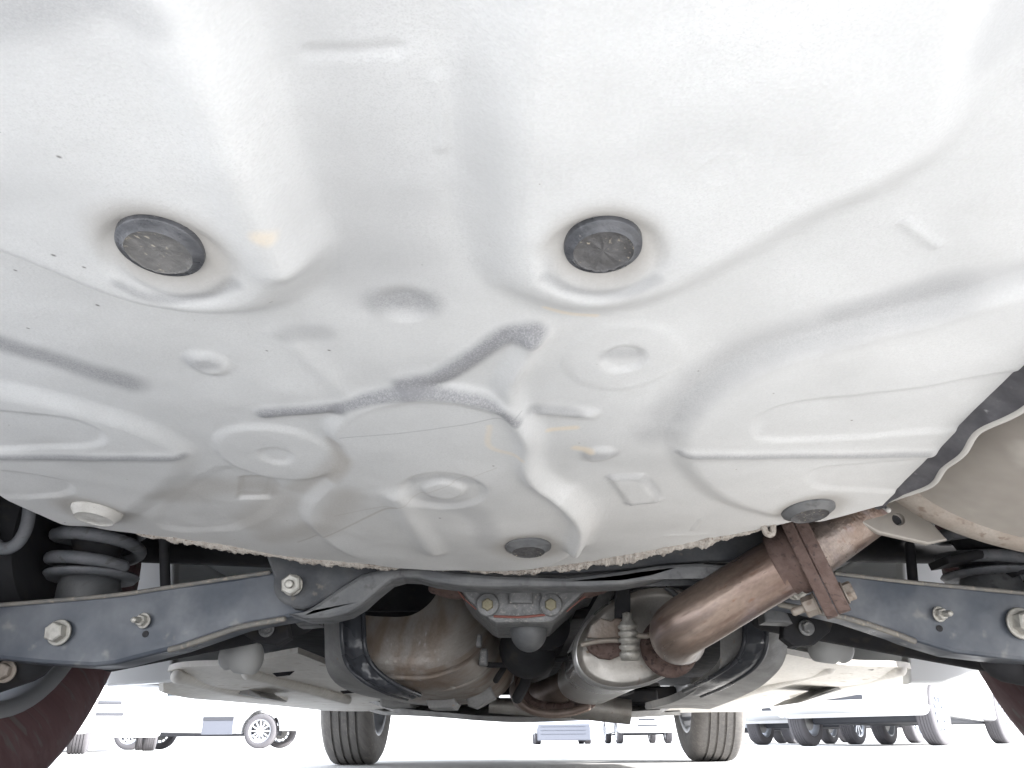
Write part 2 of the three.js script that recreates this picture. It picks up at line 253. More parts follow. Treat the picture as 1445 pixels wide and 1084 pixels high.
// dished seats and raised rings round the plugs
const plugs = [
  { p: [-0.1676,0.3188], r: 0.0205, h: 0.0042, k: 0.79, m: 'plugDusty', ring: 0.035 },
  { p: [0.0447,0.3233], r: 0.019, h: 0.0042, k: 0.8, m: 'plug', ring: 0.034 },
  { p: [0.0141,0.7685], r: 0.0225, h: 0.006, k: 0.74, m: 'plugWall', ring: 0.03 },
  { p: [0.2679,0.7052], r: 0.0238, h: 0.006, k: 0.74, m: 'plugWall', ring: 0.032 },
  { p: [-0.3878,0.7211], r: 0.0225, h: 0.0075, k: 0.8, m: 'dustWhite', ring: 0.032 },
];
plugs.forEach(({ p, r, ring: R }, i) => { disc(p, r * 1.2, -0.0018, r * 0.35); if (i < 2) { const s = [p[0], p[1] + 0.012]; ring(s, R * 0.82, -0.0016, 0.004); } });
function disp(x, y) { let h = 0; for (const { b, f } of feats) if (x > b[0] && x < b[1] && y > b[2] && y < b[3]) h += f(x, y); return h + 0.0012 * fbm(x * 9, y * 9, 4, 3); }
const PX0 = -0.75, PX1 = 0.337, PD0 = 0.02;
const panMap = (() => {
  const N = 2048, X0 = PX0, SX = PX1 - PX0, SD = 0.88;
  const stainShades = [];
  const stainShade = (pts, w, k, c = 0, gr = 1) => { const P = smoothLoop(pts, false, 5); stainShades.push({ P, w, k, c, gr, b: bbox(P, w * 1.7) }); };  // strokes of real stain, plus a few that paint shade into the colour
  stainShade([[0.0127,0.4142],[-0.0029,0.4189],[-0.0229,0.4414],[-0.046,0.4651],[-0.0701,0.4749]], 0.0072, 0.95); stainShade([[-0.1743,0.5175],[-0.1449,0.5118],[-0.1214,0.5058]], 0.006, 0.92);
  stainShade([[-0.1241,0.5069],[-0.0967,0.4898],[-0.0669,0.4793],[-0.0389,0.4818],[-0.0109,0.4949],[0.0025,0.5106]], 0.0044, 0.85); stainShade([[0.0143,0.5069],[0.0381,0.5116],[0.0443,0.5158]], 0.0055, 0.5);
  stainShade([[-0.3358,0.4358],[-0.3162,0.449],[-0.2985,0.4592],[-0.2812,0.4717],[-0.2586,0.4853]], 0.012, 0.72); stainShade([[-0.4577,0.6167],[-0.3517,0.5958],[-0.2573,0.5847]], 0.0042, 0.72);
  stainShade([[0.1285,0.5747],[0.2362,0.5862],[0.329,0.5985]], 0.0045, 0.6); stainShade([[0.1055,0.5488],[0.1174,0.4986],[0.1392,0.4562],[0.1682,0.4311],[0.2094,0.4131],[0.2502,0.4002]], 0.019, 0.4);
  stainShade([[-0.0727,0.3899],[-0.0486,0.3897]], 0.011, 0.55); stainShade([[-0.2002,0.3471],[-0.1921,0.3559],[-0.1793,0.3594],[-0.1603,0.355],[-0.1411,0.3445]], 0.0042, 0.5, 0, 0.8);
  stainShade([[0.0177,0.3466],[0.0309,0.3561],[0.0478,0.3601],[0.0625,0.3582],[0.0741,0.3494]], 0.0042, 0.38, 0, 0.8);
  stainShade([[-0.1913,0.1963],[-0.1694,0.1926],[-0.1527,0.1887]], 0.012, 0.4); stainShade([[-0.1368,0.191],[-0.1289,0.1955],[-0.1254,0.2002]], 0.007, 0.3); stainShade([[-0.0129,0.236],[-0.0127,0.2885],[-0.0113,0.3473]], 0.012, 0.12);  // last stroke paints shade down the left-facing slope of the right bulge
  stainShade([[-0.1741,0.2106],[-0.1785,0.2639],[-0.2148,0.299]], 0.04, 0.12); stainShade([[-0.0548,0.1972],[-0.0574,0.2448],[-0.0661,0.2993],[-0.0623,0.3722]], 0.036, 0.26); stainShade([[-0.2036,0.4549],[-0.1909,0.4525]], 0.006, 0.5); stainShade([[0.06,0.4435],[0.0765,0.4442]], 0.006, 0.4); stainShade([[0.0581,0.578],[0.0759,0.5814]], 0.006, 0.45);  // first two broad strokes paint shade over left bulge and recess between bulges
  stainShade([[-0.1345,0.4203],[-0.1127,0.4182]], 0.008, 0.32); stainShade([[-0.134,0.5568],[-0.1322,0.5863],[-0.1471,0.6167]], 0.007, 0.55, 1);
  stainShade([[-0.0692,0.6588],[-0.0338,0.6816],[-0.0237,0.7599]], 0.012, 0.3); stainShade([[-0.08,0.6192],[-0.0565,0.6134],[-0.0299,0.6214]], 0.006, 0.3); stainShade([[0.1899,0.2233],[0.1903,0.2117]], 0.012, 0.25);
  stainShade([[0.1906,0.4079],[0.2412,0.3895],[0.2864,0.3787]], 0.01, 0.25); stainShade([[0.0789,0.6227],[0.1057,0.6275],[0.1242,0.6728],[0.1003,0.6799]], 0.004, 0.35);
  stainShade([[-0.2244,0.6371],[-0.2029,0.6349],[-0.2153,0.6713],[-0.2385,0.6741]], 0.005, 0.35, 1); stainShade([[-0.3038,0.6805],[-0.2584,0.6586],[-0.2055,0.6672],[-0.2442,0.7379]], 0.02, 0.42, 1); stainShade([[-0.14,0.647],[-0.182,0.7304],[-0.2407,0.7747]], 0.016, 0.42, 1); stainShade([[-0.1828,0.6502],[-0.1496,0.6063],[-0.1332,0.5803]], 0.01, 0.4, 1); stainShade([[-0.0997,0.6597],[-0.1617,0.7286],[-0.214,0.7809]], 0.0012, 0.5, 1); stainShade([[-0.013,0.5903],[-0.0997,0.6597],[-0.1615,0.6946]], 0.0008, 0.3, 1);
  stainShade([[-0.1261,0.5431],[-0.0416,0.5222],[0.006,0.5028]], 0.0006, 0.45, 0, 0);
  stainShade([[-0.1166,0.3051],[-0.1133,0.3074]], 0.0042, 0.3, 2, 0.5); stainShade([[0.0268,0.5412],[0.0458,0.5387]], 0.003, 0.35, 2, 0.4); stainShade([[0.0478,0.5703],[0.0588,0.5732]], 0.0035, 0.35, 2, 0.4); stainShade([[-0.0165,0.5223],[-0.0165,0.5546],[0.0063,0.5689]], 0.0025, 0.22, 2, 0.6); stainShade([[0.0195,0.3918],[0.0319,0.3987],[0.0485,0.4019]], 0.0022, 0.3, 2, 0.5);
  for (const [p, w] of [[[-0.1891,0.2624], 0.0011], [[-0.2231,0.325], 0.0013], [[-0.1134,0.4377], 0.0011], [[-0.1524,0.4392], 0.0009], [[-0.2397,0.3982], 0.0013], [[-0.2719,0.3691], 0.001], [[-0.1293,0.3686], 0.001], [[-0.2121,0.3336], 0.001], [[-0.066,0.6931], 0.0012], [[-0.0157,0.5865], 0.001], [[-0.2952,0.4254], 0.001]]) stainShade([p, [p[0] + 0.0006, p[1] + 0.0003]], w * 0.62, 0.75, 3, 0.1);
  const rnd = rng(77), grain = new Float32Array(N * N); for (let i = 0; i < N * N; i++) grain[i] = rnd();
  const low = new Float32Array(257 * 257 * 2); for (let j = 0; j < 257; j++) for (let i = 0; i < 257; i++) { low[2 * (j * 257 + i)] = fbm(i * 0.03, j * 0.03, 1, 5); low[2 * (j * 257 + i) + 1] = fbm(i * 0.011, j * 0.011, 8, 3); }
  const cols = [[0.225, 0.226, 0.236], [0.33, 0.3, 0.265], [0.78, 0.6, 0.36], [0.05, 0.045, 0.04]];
  const d = new Uint8Array(N * N * 4);
  const enc = (v) => 255 * (v <= 0.0031308 ? 12.92 * v : 1.055 * Math.pow(clamp(v), 1 / 2.4) - 0.055);
  for (let j = 0; j < N; j++) { const y = (j / N) * SD; for (let i = 0; i < N; i++) {
    const x = X0 + (i / N) * SX, li = 2 * ((j >> 3) * 257 + (i >> 3)), g = grain[j * N + i], g2 = grain[((j >> 1) * N + (i >> 1)) % (N * N)];
    const warm = sstep(0.48, 0.8, y) * 0.7 + 0.15 * low[li + 1];
    let b = 0.535 + 0.075 * low[li] + 0.05 * low[li + 1] + 0.035 * (g2 - 0.5);
    // thin overspray: the primer shows through as a fine grey speckle
    const sp = sstep(0.7, 1.0, g) * 0.1 * clamp(0.4 + low[li] * 2);
    let c0 = b * (1 - sp), c1 = b * (1 - sp) * mix(1.003, 0.975, warm), c2 = b * (1 - sp) * mix(0.995, 0.935, warm);
    for (const s of stainShades) { if (x < s.b[0] || x > s.b[1] || y < s.b[2] || y > s.b[3]) continue;
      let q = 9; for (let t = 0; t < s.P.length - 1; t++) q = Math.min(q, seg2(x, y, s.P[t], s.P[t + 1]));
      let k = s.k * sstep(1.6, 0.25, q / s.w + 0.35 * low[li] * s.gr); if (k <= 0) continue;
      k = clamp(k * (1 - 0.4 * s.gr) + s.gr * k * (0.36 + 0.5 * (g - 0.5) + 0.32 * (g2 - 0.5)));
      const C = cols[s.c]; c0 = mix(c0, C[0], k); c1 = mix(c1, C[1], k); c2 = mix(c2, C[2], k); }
    // road dust gathered round each plug and along the front edge
    for (let t = 0; t < 5; t++) { const q = Math.hypot(x - plugs[t].p[0], y - plugs[t].p[1]) / plugs[t].r; if (q < 2.1) { const k = 0.62 * sstep(1.95, 0.95, q + 0.3 * low[li]); c0 = mix(c0, 0.3, k); c1 = mix(c1, 0.275, k); c2 = mix(c2, 0.245, k); } }
    const o = (j * N + i) * 4; d[o] = enc(c0); d[o + 1] = enc(c1); d[o + 2] = enc(c2); d[o + 3] = 255;
  } }
  for (let q = 0; q < 70; q++) { const ci = Math.floor(rnd() * N), cj = Math.floor((0.1 + 0.9 * rnd()) * N), rr = 0.7 + 1.1 * rnd() * rnd(), k = 0.15 + 0.3 * rnd();
    for (let a = -3; a <= 3; a++) for (let b = -3; b <= 3; b++) if (a * a + b * b < rr * rr) { const i = ci + a, j = cj + b; if (i < 0 || j < 0 || i >= N || j >= N) continue; const o = (j * N + i) * 4; for (let c = 0; c < 3; c++) d[o + c] *= 1 - k * [0.9, 0.95, 1][c]; } }
  const t = new THREE.DataTexture(d, N, N, THREE.RGBAFormat); t.colorSpace = THREE.SRGBColorSpace; t.magFilter = THREE.LinearFilter; t.minFilter = THREE.LinearMipmapLinearFilter; t.generateMipmaps = true; t.anisotropy = 8; t.needsUpdate = true; return t;
})();
const panBump = dataTex(512, 512, (u, v) => { const b = 0.5 + 0.35 * tnoise(u, v, 40, 21, 3) + 0.2 * tnoise(u, v, 9, 5, 2); return [b, b, b]; }, false); panBump.repeat.set(9, 8);
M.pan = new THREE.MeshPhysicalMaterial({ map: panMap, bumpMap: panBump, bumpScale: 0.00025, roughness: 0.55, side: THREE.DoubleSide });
const panPoint = (x, y) => new THREE.Vector3(x, panY(x, y) - disp(x, y), -y);
let floorPan;
{
  const NX = 470, ND = 370, pos = [], uv = [], idx = [];
  for (let j = 0; j <= ND; j++) for (let i = 0; i <= NX; i++) {
    const x = mix(PX0, PX1, i / NX), e = edgeS(x), y = mix(PD0, e, j / ND), p = panPoint(x, y);
    pos.push(p.x, p.y, p.z); uv.push((x - PX0) / (PX1 - PX0), y / 0.88);
  }
  const W = NX + 1;
  for (let j = 0; j < ND; j++) for (let i = 0; i < NX; i++) { const a = j * W + i; idx.push(a, a + W, a + 1, a + 1, a + W, a + W + 1); }
  // turned-up flange along the front edge
  let base = pos.length / 3;
  for (let i = 0; i <= NX; i++) { const k = 3 * (ND * W + i), u = 2 * (ND * W + i); for (const [dy, dz] of [[0, 0], [0.004, -0.003], [0.05, 0.0]]) { pos.push(pos[k], pos[k + 1] + dy, pos[k + 2] + dz); uv.push(uv[u], uv[u + 1]); } }
  for (let i = 0; i < NX; i++) for (let r = 0; r < 2; r++) { const a = base + 3 * i + r, b = a + 3; idx.push(a, a + 1, b, b, a + 1, b + 1); }
  const g = new THREE.BufferGeometry(); g.setAttribute('position', new THREE.Float32BufferAttribute(pos, 3)); g.setAttribute('uv', new THREE.Float32BufferAttribute(uv, 2)); g.setIndex(idx); g.computeVertexNormals();
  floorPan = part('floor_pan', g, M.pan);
  // drain plugs
  plugs.forEach(({ p, r, h, k, m }, i) => {
    const c = panPoint(p[0], p[1]), nn = [0.26 * p[0], -1, 0.1265];
    const wall = orient(lathe([[r * 1.02, -0.004], [r, 0.0012], [r * 0.985, 0.0024], [mix(1, k, 0.5) * r, h * 0.6], [k * r, h], [k * r * 0.96, h + 0.0008]], 48), c.toArray(), nn);
    const rough = lathe([[k * r * 0.965, h + 0.0006], [k * r * 0.92, h - 0.0006], [k * r * 0.6, h - 0.0012], [k * r * 0.3, h - 0.0004], [0, h - 0.0008]], 40);
    const wm = [M.plugWall, M.plugWall, M.grey, M.grey, M.dustWhite][i];
    const w = part('drain_plug', [wall], wm, floorPan);
    const q = rough.attributes.position; for (let t = 0; t < q.count; t++) q.setY(t, q.getY(t) + 0.0006 * noise3(q.getX(t) * 300, q.getZ(t) * 300, i * 5));
    rough.computeVertexNormals();
    part('plug_face', [orient(rough, c.toArray(), nn)], i === 4 ? M.dustWhite : i === 0 ? M.plugDusty : M.plug, w);
  });
}
// rough seam sealer along the front edge
{
  const bead = (x0, x1, r0, seed) => {
    const n = 420, rs = 12, grid = [];
    for (let i = 0; i <= n; i++) {
      const x = mix(x0, x1, i / n), y = edgeS(x), p = panPoint(x, y), taper = Math.pow(Math.sin(Math.PI * clamp(i / n, 0.002, 0.998)), 0.3);
      const r = r0 * taper * (0.85 + 0.6 * fbm(x * 22, seed, 0, 3) + 0.25 * fbm(x * 90, seed, 5, 2));
      for (let j = 0; j <= rs; j++) { const a = (j / rs) * Math.PI * 2, rr = Math.max(0.0008, r * (1 + 0.32 * noise3(x * 90, a * 1.1, seed) + 0.16 * noise3(x * 380, a * 2, seed + 4))); grid.push(new THREE.Vector3(p.x, p.y + Math.sin(a) * rr * 1.15 + r0 * 0.25, p.z - Math.cos(a) * rr * 0.8)); }
    }
    return sheet(grid, rs, n, 0);
  };
  part('seam_sealer', [bead(-0.38, -0.235, 0.0056, 3), bead(-0.25, -0.12, 0.006, 9), bead(-0.05, 0.246, 0.0078, 17), bead(-0.13, -0.03, 0.002, 23)], M.sealant, floorPan);
  const t = [0.2455,0.261,-0.755];
  part('seam_tab', [tube([[t[0] - 0.004, t[1] + 0.006, t[2]], [t[0] - 0.002, t[1] - 0.001, t[2]], [t[0] + 0.003, t[1] - 0.001, t[2]], [t[0] + 0.005, t[1] + 0.007, t[2]]], 0.0032, { seg: 16, rs: 8 })], M.sealant, floorPan);
}
// dark turned-down side lip with a pale rolled edge
{
  const low = [[0.337, 0.2705, -0.712], ...[[0.337,0.2789,-0.7224],[0.337,0.2752,-0.6816],[0.337,0.274,-0.6439],[0.337,0.2771,-0.6078],[0.337,0.2782,-0.5768],[0.337,0.284,-0.5462],[0.337,0.2844,-0.5194],[0.337,0.2855,-0.5012],[0.337,0.288,-0.4794]], [0.337, 0.31, -0.36], [0.337, 0.325, -0.2], [0.337, 0.335, -0.02]];
  const lc = new THREE.CatmullRomCurve3(low.map(V), false, 'centripetal'), n = 160, rows = [[], [], [], []];
  for (let i = 0; i <= n; i++) { const b = lc.getPoint(i / n), y = -b.z, e = Math.min(y, edgeS(0.337)), top = panPoint(0.3369, Math.max(e, 0.03)); top.z = b.z; const wv = 0.004 * Math.sin(y * 42) + 0.002 * Math.sin(y * 90); rows[0].push([top.x, top.y + 0.003, top.z]); rows[1].push([top.x + 0.004 + wv * 0.4, mix(top.y, b.y, 0.3), b.z]); rows[2].push([top.x + 0.007 + wv, mix(top.y, b.y, 0.7), b.z]); rows[3].push([b.x + 0.009 + wv, b.y, b.z]); }
  const s = []; for (const r of rows) for (const p of r) s.push(V(p));
  const lip = part('side_flange', [sheet(s, n, 3, 0.0018)], M.lip);
  part('flange_edge', [tube(rows[3].filter((p, i) => i % 4 === 0), 0.0024, { seg: 200, rs: 10 })], M.lipEdge, lip);
}

// ----- subframe -----
const subframe = part('subframe', [
  plate([[-0.2811,0.2832],[-0.2757,0.2704],[-0.2591,0.2361],[-0.2482,0.2208],[-0.2397,0.214],[-0.2288,0.2124],[-0.2184,0.216],[-0.1978,0.2279],[-0.1758,0.2445],[-0.1452,0.2558],[-0.0983,0.2601],[-0.0667,0.2551],[-0.0196,0.2508],[0.0586,0.2485],[0.1214,0.2525],[0.169,0.2583],[0.2164,0.261],[0.2832,0.2603],[0.3091,0.3016],[0.2215,0.3066],[-0.0196,0.2887],[-0.18,0.3023]], 0.885, 0.012, 0.003),
  plate([[-0.0679,0.262],[0.1398,0.26],[0.2292,0.2736],[0.2329,0.3062],[-0.2651,0.3111],[-0.2767,0.2704],[-0.2166,0.2267],[-0.1318,0.261]], 0.9, 0.07, 0.003),
], M.subframe);
part('flange', [plate([[-0.2419,0.2066],[-0.227,0.2079],[-0.2147,0.2144],[-0.1875,0.2336],[-0.1655,0.2477],[-0.139,0.2544],[-0.0965,0.2555],[-0.0655,0.2491],[-0.0193,0.2448],[0.0575,0.2418],[0.1193,0.2488],[0.1583,0.2546],[0.201,0.2565],[0.2431,0.253],[0.2726,0.2436],[0.2705,0.2285],[0.2414,0.2393],[0.2036,0.2442],[0.1808,0.2475],[0.1493,0.2387],[0.1183,0.2337],[0.08,0.2318],[0.0113,0.2324],[-0.0193,0.232],[-0.0575,0.2338],[-0.0867,0.2379],[-0.1037,0.2426],[-0.1207,0.2435],[-0.1343,0.2398],[-0.1489,0.2279],[-0.1632,0.2147],[-0.1777,0.206],[-0.1984,0.2011],[-0.2225,0.2006]], 0.87, 0.042, 0.0045)], M.grey, subframe);
part('bushing', [orient(lathe([[0.0, 0], [0.025, 0], [0.026, 0.0012], [0.022, 0.0022], [0, 0.0024]], 40), [-0.2385,0.2424,-0.887], [0, 0, 1])], M.subframe, subframe);
part('bolt', bolt([-0.2412,0.2377,-0.878], [-0.1, -0.05, 1], 0.0115, { hex: 0.92, h: 0.55, stud: 0.004 }), M.bolt, subframe);
part('bolt', bolt([0.3133,0.2357,-0.905], [0.1, -0.05, 1], 0.015, { hex: 0.9, h: 0.5 }), M.bolt, subframe);
part('bracket', [plate([[-0.3412,0.2244],[-0.281,0.2289],[-0.2724,0.1972],[-0.2869,0.1883],[-0.3147,0.1927],[-0.3334,0.2044]], 1.0, 0.02, 0.003)], M.dark, subframe);
part('bracket', [plate([[0.3314,0.2232],[0.3928,0.2176],[0.3824,0.1978],[0.3611,0.1832],[0.3354,0.1818],[0.3241,0.1917]], 1.0, 0.02, 0.003)], M.dark, subframe);
for (const p of [[-0.2996,0.2067,-0.995], [0.3523,0.2024,-0.995]]) part('bolt', bolt(p, [0, 0, 1], 0.0095), M.alloy, subframe);
for (const o of [[[-0.2642,0.2183],[-0.2315,0.2212],[-0.2259,0.2052],[-0.2503,0.2038]], [[0.289,0.2259],[0.3164,0.216],[0.3224,0.2017],[0.29,0.2036]]]) part('bracket', [plate(o, 0.95, 0.03, 0.003)], M.grey, subframe);

// ----- lateral arms -----
function arm(front, d, lower, upper, bolts) {
  const a = part('lateral_arm', [plate(front, d, 0.045, 0.0045)], M.arm);
  part('arm_edge', [tube(lower, 0.0032, { seg: 60, rs: 8 }), tube(upper, 0.0024, { seg: 60, rs: 8 })], M.armEdge, a);
  for (const [p, r, o, dir] of bolts) part('bolt', bolt(p, dir, r, o), M.bolt, a);
  return a;
}
arm([[-0.6159,0.2205],[-0.5697,0.2239],[-0.5234,0.2273],[-0.4382,0.2342],[-0.3765,0.2429],[-0.3142,0.2509],[-0.2751,0.2569],[-0.2358,0.262],[-0.2229,0.2107],[-0.2536,0.2057],[-0.2993,0.1979],[-0.3509,0.1806],[-0.3654,0.1756],[-0.4313,0.1594],[-0.4538,0.1575],[-0.5078,0.1609],[-0.602,0.1704]], 0.9,
  [[-0.3729,0.1742,-0.9],[-0.3567,0.1784,-0.9],[-0.3288,0.1877,-0.9],[-0.2992,0.1971,-0.9],[-0.2535,0.205,-0.9]], [[-0.6004,0.2211,-0.9],[-0.5232,0.2265,-0.9],[-0.4381,0.2334,-0.9],[-0.3764,0.2421,-0.9],[-0.2751,0.2561,-0.9]],
  [[[-0.4951,0.1926,-0.897], 0.0138, { hex: 0.72, h: 0.75 }, [-0.12, -0.03, 1]], [[-0.4055,0.2045,-0.897], 0.0084, { hex: 0.7, h: 0.75, stud: 0.01 }, [-0.25, -0.08, 1]]]);
arm([[0.2927,0.258],[0.3574,0.2518],[0.4336,0.2416],[0.4569,0.2391],[0.5689,0.2271],[0.6267,0.2219],[0.6047,0.149],[0.5491,0.1546],[0.4786,0.1632],[0.4355,0.1768],[0.4213,0.1829],[0.3704,0.2006],[0.3252,0.2109],[0.2795,0.2205]], 0.905,
  [[0.2946,0.2165,-0.905],[0.3251,0.2101,-0.905],[0.3702,0.1999,-0.905],[0.4212,0.1822,-0.905],[0.4353,0.1761,-0.905]], [[0.3635,0.2502,-0.905],[0.4335,0.2408,-0.905],[0.5687,0.2263,-0.905]],
  [[[0.554,0.1932,-0.902], 0.017, { hex: 0.72, h: 0.75 }, [0.12, -0.03, 1]], [[0.4673,0.2038,-0.902], 0.0084, { hex: 0.7, h: 0.75, stud: 0.01 }, [0.25, -0.08, 1]]]);
for (const p of [[-0.4025,0.1906,-0.8995], [0.4659,0.1891,-0.9045]]) part('hole', [orient(lathe([[0, 0.0006], [0.0034, 0.0006], [0.0036, 0]], 16), p, [0, 0, 1])], M.dark);
// second links behind them
for (const [a, b] of [[[-0.5391,0.1906,-1.12], [-0.281,0.2316,-1.08]], [[0.6295,0.1799,-1.12], [0.3309,0.2295,-1.08]]]) part('toe_link', [tube([a, b], 0.021, { seg: 8 })], M.dark);

// ----- springs, dampers, hoses -----
function coil(c, r, wire, pitch, turns, ph) { const pts = []; for (let i = 0; i <= turns * 14; i++) { const a = ph + (i / 14) * Math.PI * 2; pts.push([c[0] + r * Math.cos(a), c[1] + (i / 14) * pitch, c[2] + r * Math.sin(a)]); } return tube(pts, wire, { seg: turns * 30, rs: 12 }); }
for (const [b, low] of [[[-0.5268,0.283,-1], [-0.5207,0.2244,-1]], [[0.6022,0.278,-1.02], [0.5867,0.2169,-1.02]]]) {
  part('coil_spring', [coil([b[0], b[1] - 0.002, b[2]], 0.05, 0.0078, 0.029, 5, 0.4)], M.spring);
  const d = part('damper', [lathe([[0, -0.1], [0.036, -0.1], [0.036, -0.012], [0.033, 0], [0.02, 0.004], [0.02, 0.22], [0, 0.22]], 36).translate(b[0], b[1] - 0.012, b[2])], M.grey);
  part('spring_seat', [lathe([[0.03, 0], [0.05, -0.002], [0.055, 0.004], [0.053, 0.007], [0.04, 0.003]], 40).translate(b[0], b[1] - 0.014, b[2])], M.spring, d);
  part('boot', [lathe([[0.03, 0.006], [0.032, 0.02], [0.027, 0.03], [0.033, 0.045], [0.027, 0.058], [0.033, 0.072], [0.028, 0.09], [0.03, 0.2]], 32).translate(b[0], b[1] - 0.01, b[2])], M.dark, d);
}
part('brake_hose', [tube([...[[-0.5784,0.3827,-0.9],[-0.5704,0.3564,-0.9],[-0.5629,0.329,-0.9],[-0.5626,0.304,-0.9],[-0.5703,0.2894,-0.9],[-0.5833,0.2862,-0.9],[-0.6001,0.2978,-0.9],[-0.6137,0.3186,-0.9],[-0.6216,0.3483,-0.9]]], 0.0072, { seg: 80, rs: 14 })], M.spring);
for (const [a, b] of [[[-0.4464,0.3272,-1], [-0.4289,0.2405,-1]], [[0.5107,0.3061,-1.02], [0.5017,0.2349,-1.02]]]) part('stabilizer_link', [tube([a, b], 0.0062, { seg: 8 })], M.dark);
for (const p of [[[-0.6298,0.3602,-1.22], [-0.1793,0.3384,-1.22]], [[0.4055,0.3547,-1.24], [0.7912,0.3444,-1.24]]]) part('drive_shaft', [tube(p, 0.022, { seg: 8 })], M.dark);
part('spring_perch', [plate([[0.5269,0.2816],[0.5678,0.2899],[0.618,0.2833],[0.6395,0.2677],[0.611,0.2578],[0.6005,0.2663],[0.5911,0.263],[0.5826,0.2802],[0.5292,0.273]], 0.97, 0.05, 0.004)], M.dark);
for (const [p, dir] of [[[-0.4161,0.1961,-1.2], [0.9, -0.1, 0.3]], [[0.4779,0.1957,-1.2], [-0.9, 0.1, 0.3]]]) part('bump_stop', [orient(lathe([[0, 0], [0.016, 0], [0.019, 0.006], [0.016, 0.016], [0.022, 0.024], [0.022, 0.05], [0, 0.05]], 28), p, dir)], M.white);

// ----- differential -----
const diff = part('differential', [
  plate([[-0.0771,0.2752],[-0.066,0.2525],[-0.0571,0.2404],[-0.0308,0.2165],[-0.0222,0.2123],[0.0382,0.2117],[0.0486,0.2141],[0.0755,0.2375],[0.0882,0.2493],[0.1051,0.2543],[0.1062,0.2735]], 1.0, 0.16, 0.005),
  plate([[-0.0062,0.2788],[0.0239,0.2785],[0.023,0.2338],[-0.0065,0.2341]], 0.992, 0.02, 0.003), plate([[0.0306,0.2654],[0.0658,0.2677],[0.0668,0.247],[0.0432,0.2438],[0.0335,0.2396]], 0.995, 0.02, 0.003),
  plate([[-0.0502,0.2688],[-0.0168,0.2684],[-0.0186,0.2478],[-0.0308,0.2445],[-0.043,0.2531]], 0.996, 0.02, 0.003),
  orient(lathe([[0, 0], [0.014, 0], [0.0145, 0.004], [0.012, 0.006], [0, 0.006]], 28), [-0.0326,0.2334,-1], [0, 0, 1]), orient(lathe([[0, 0], [0.014, 0], [0.0145, 0.004], [0.012, 0.006], [0, 0.006]], 28), [0.0448,0.2327,-1], [0, 0, 1]),
], M.alloy);
for (const p of [[-0.0325,0.2328,-0.996], [0.0446,0.232,-0.996]]) part('bolt', bolt(p, [0, 0, 1], 0.0095, { hex: 0.75, h: 0.4 }), M.brass, diff);
part('gasket', [tube([[-0.0749,0.2578,-1],[-0.0615,0.2413,-1],[-0.0465,0.2284,-1]], 0.0008, { seg: 20, rs: 8 }), tube([[-0.0239,0.2194,-0.997],[0.0081,0.2183,-0.997],[0.0366,0.2205,-0.997]], 0.0015, { seg: 20, rs: 8 }), tube([[0.0645,0.2249,-1],[0.078,0.2357,-1],[0.0879,0.2425,-1]], 0.0007, { seg: 20, rs: 8 })], M.red, diff);
part('housing', [new THREE.SphereGeometry(0.024, 28, 20).scale(1, 1.15, 1).translate(...[0.0184,0.211,-1.06]), box(0.16, 0.1, 0.3, ...[0.0166,0.2944,-1.3], 0.03)], M.grey, diff);
part('mount_arm', [tube([[-0.1014,0.258,-1.02],[-0.0762,0.2508,-1.02],[-0.0584,0.2524,-1.02]], 0.007, { seg: 16 }), tube([[0.0774,0.2511,-1.02],[0.0954,0.2544,-1.02],[0.1118,0.2595,-1.02]], 0.01, { seg: 16 })], M.rust, diff);

// ----- fuel tank with its heat shield and straps -----
const tank = part('fuel_tank', [
  loft([[[-0.2867,0.2736,-1.22],[-0.2778,0.2213,-1.21],[-0.276,0.1878,-1.22],[-0.2756,0.1689,-1.27],[-0.2684,0.1568,-1.42],[-0.2285,0.1531,-1.65],[-0.1997,0.1549,-1.9]], [[-0.2443,0.2685,-1.19],[-0.2361,0.2127,-1.18],[-0.2305,0.1801,-1.19],[-0.2199,0.1625,-1.24],[-0.2031,0.152,-1.38],[-0.1684,0.1505,-1.6],[-0.1484,0.1525,-1.85]], [[-0.2252,0.2714,-1.21],[-0.2186,0.2147,-1.2],[-0.2071,0.1807,-1.2],[-0.1968,0.1596,-1.26],[-0.1767,0.1484,-1.4],[-0.1418,0.1478,-1.6],[-0.1254,0.1495,-1.85]]], 30, 16, 0.012),
  loft([[[0.3934,0.2672,-1.22],[0.3912,0.2163,-1.22],[0.3876,0.1925,-1.23],[0.3803,0.1718,-1.28],[0.3785,0.156,-1.45],[0.3847,0.1472,-1.7]], [[0.3465,0.263,-1.19],[0.3401,0.2122,-1.18],[0.3367,0.1892,-1.19],[0.3296,0.172,-1.25],[0.3238,0.1581,-1.42],[0.319,0.1483,-1.65]], [[0.3024,0.2649,-1.2],[0.3018,0.2149,-1.2],[0.2932,0.1857,-1.2],[0.283,0.1676,-1.28],[0.2694,0.1513,-1.45],[0.2505,0.1463,-1.65]]], 30, 16, 0.012),
], M.tank);
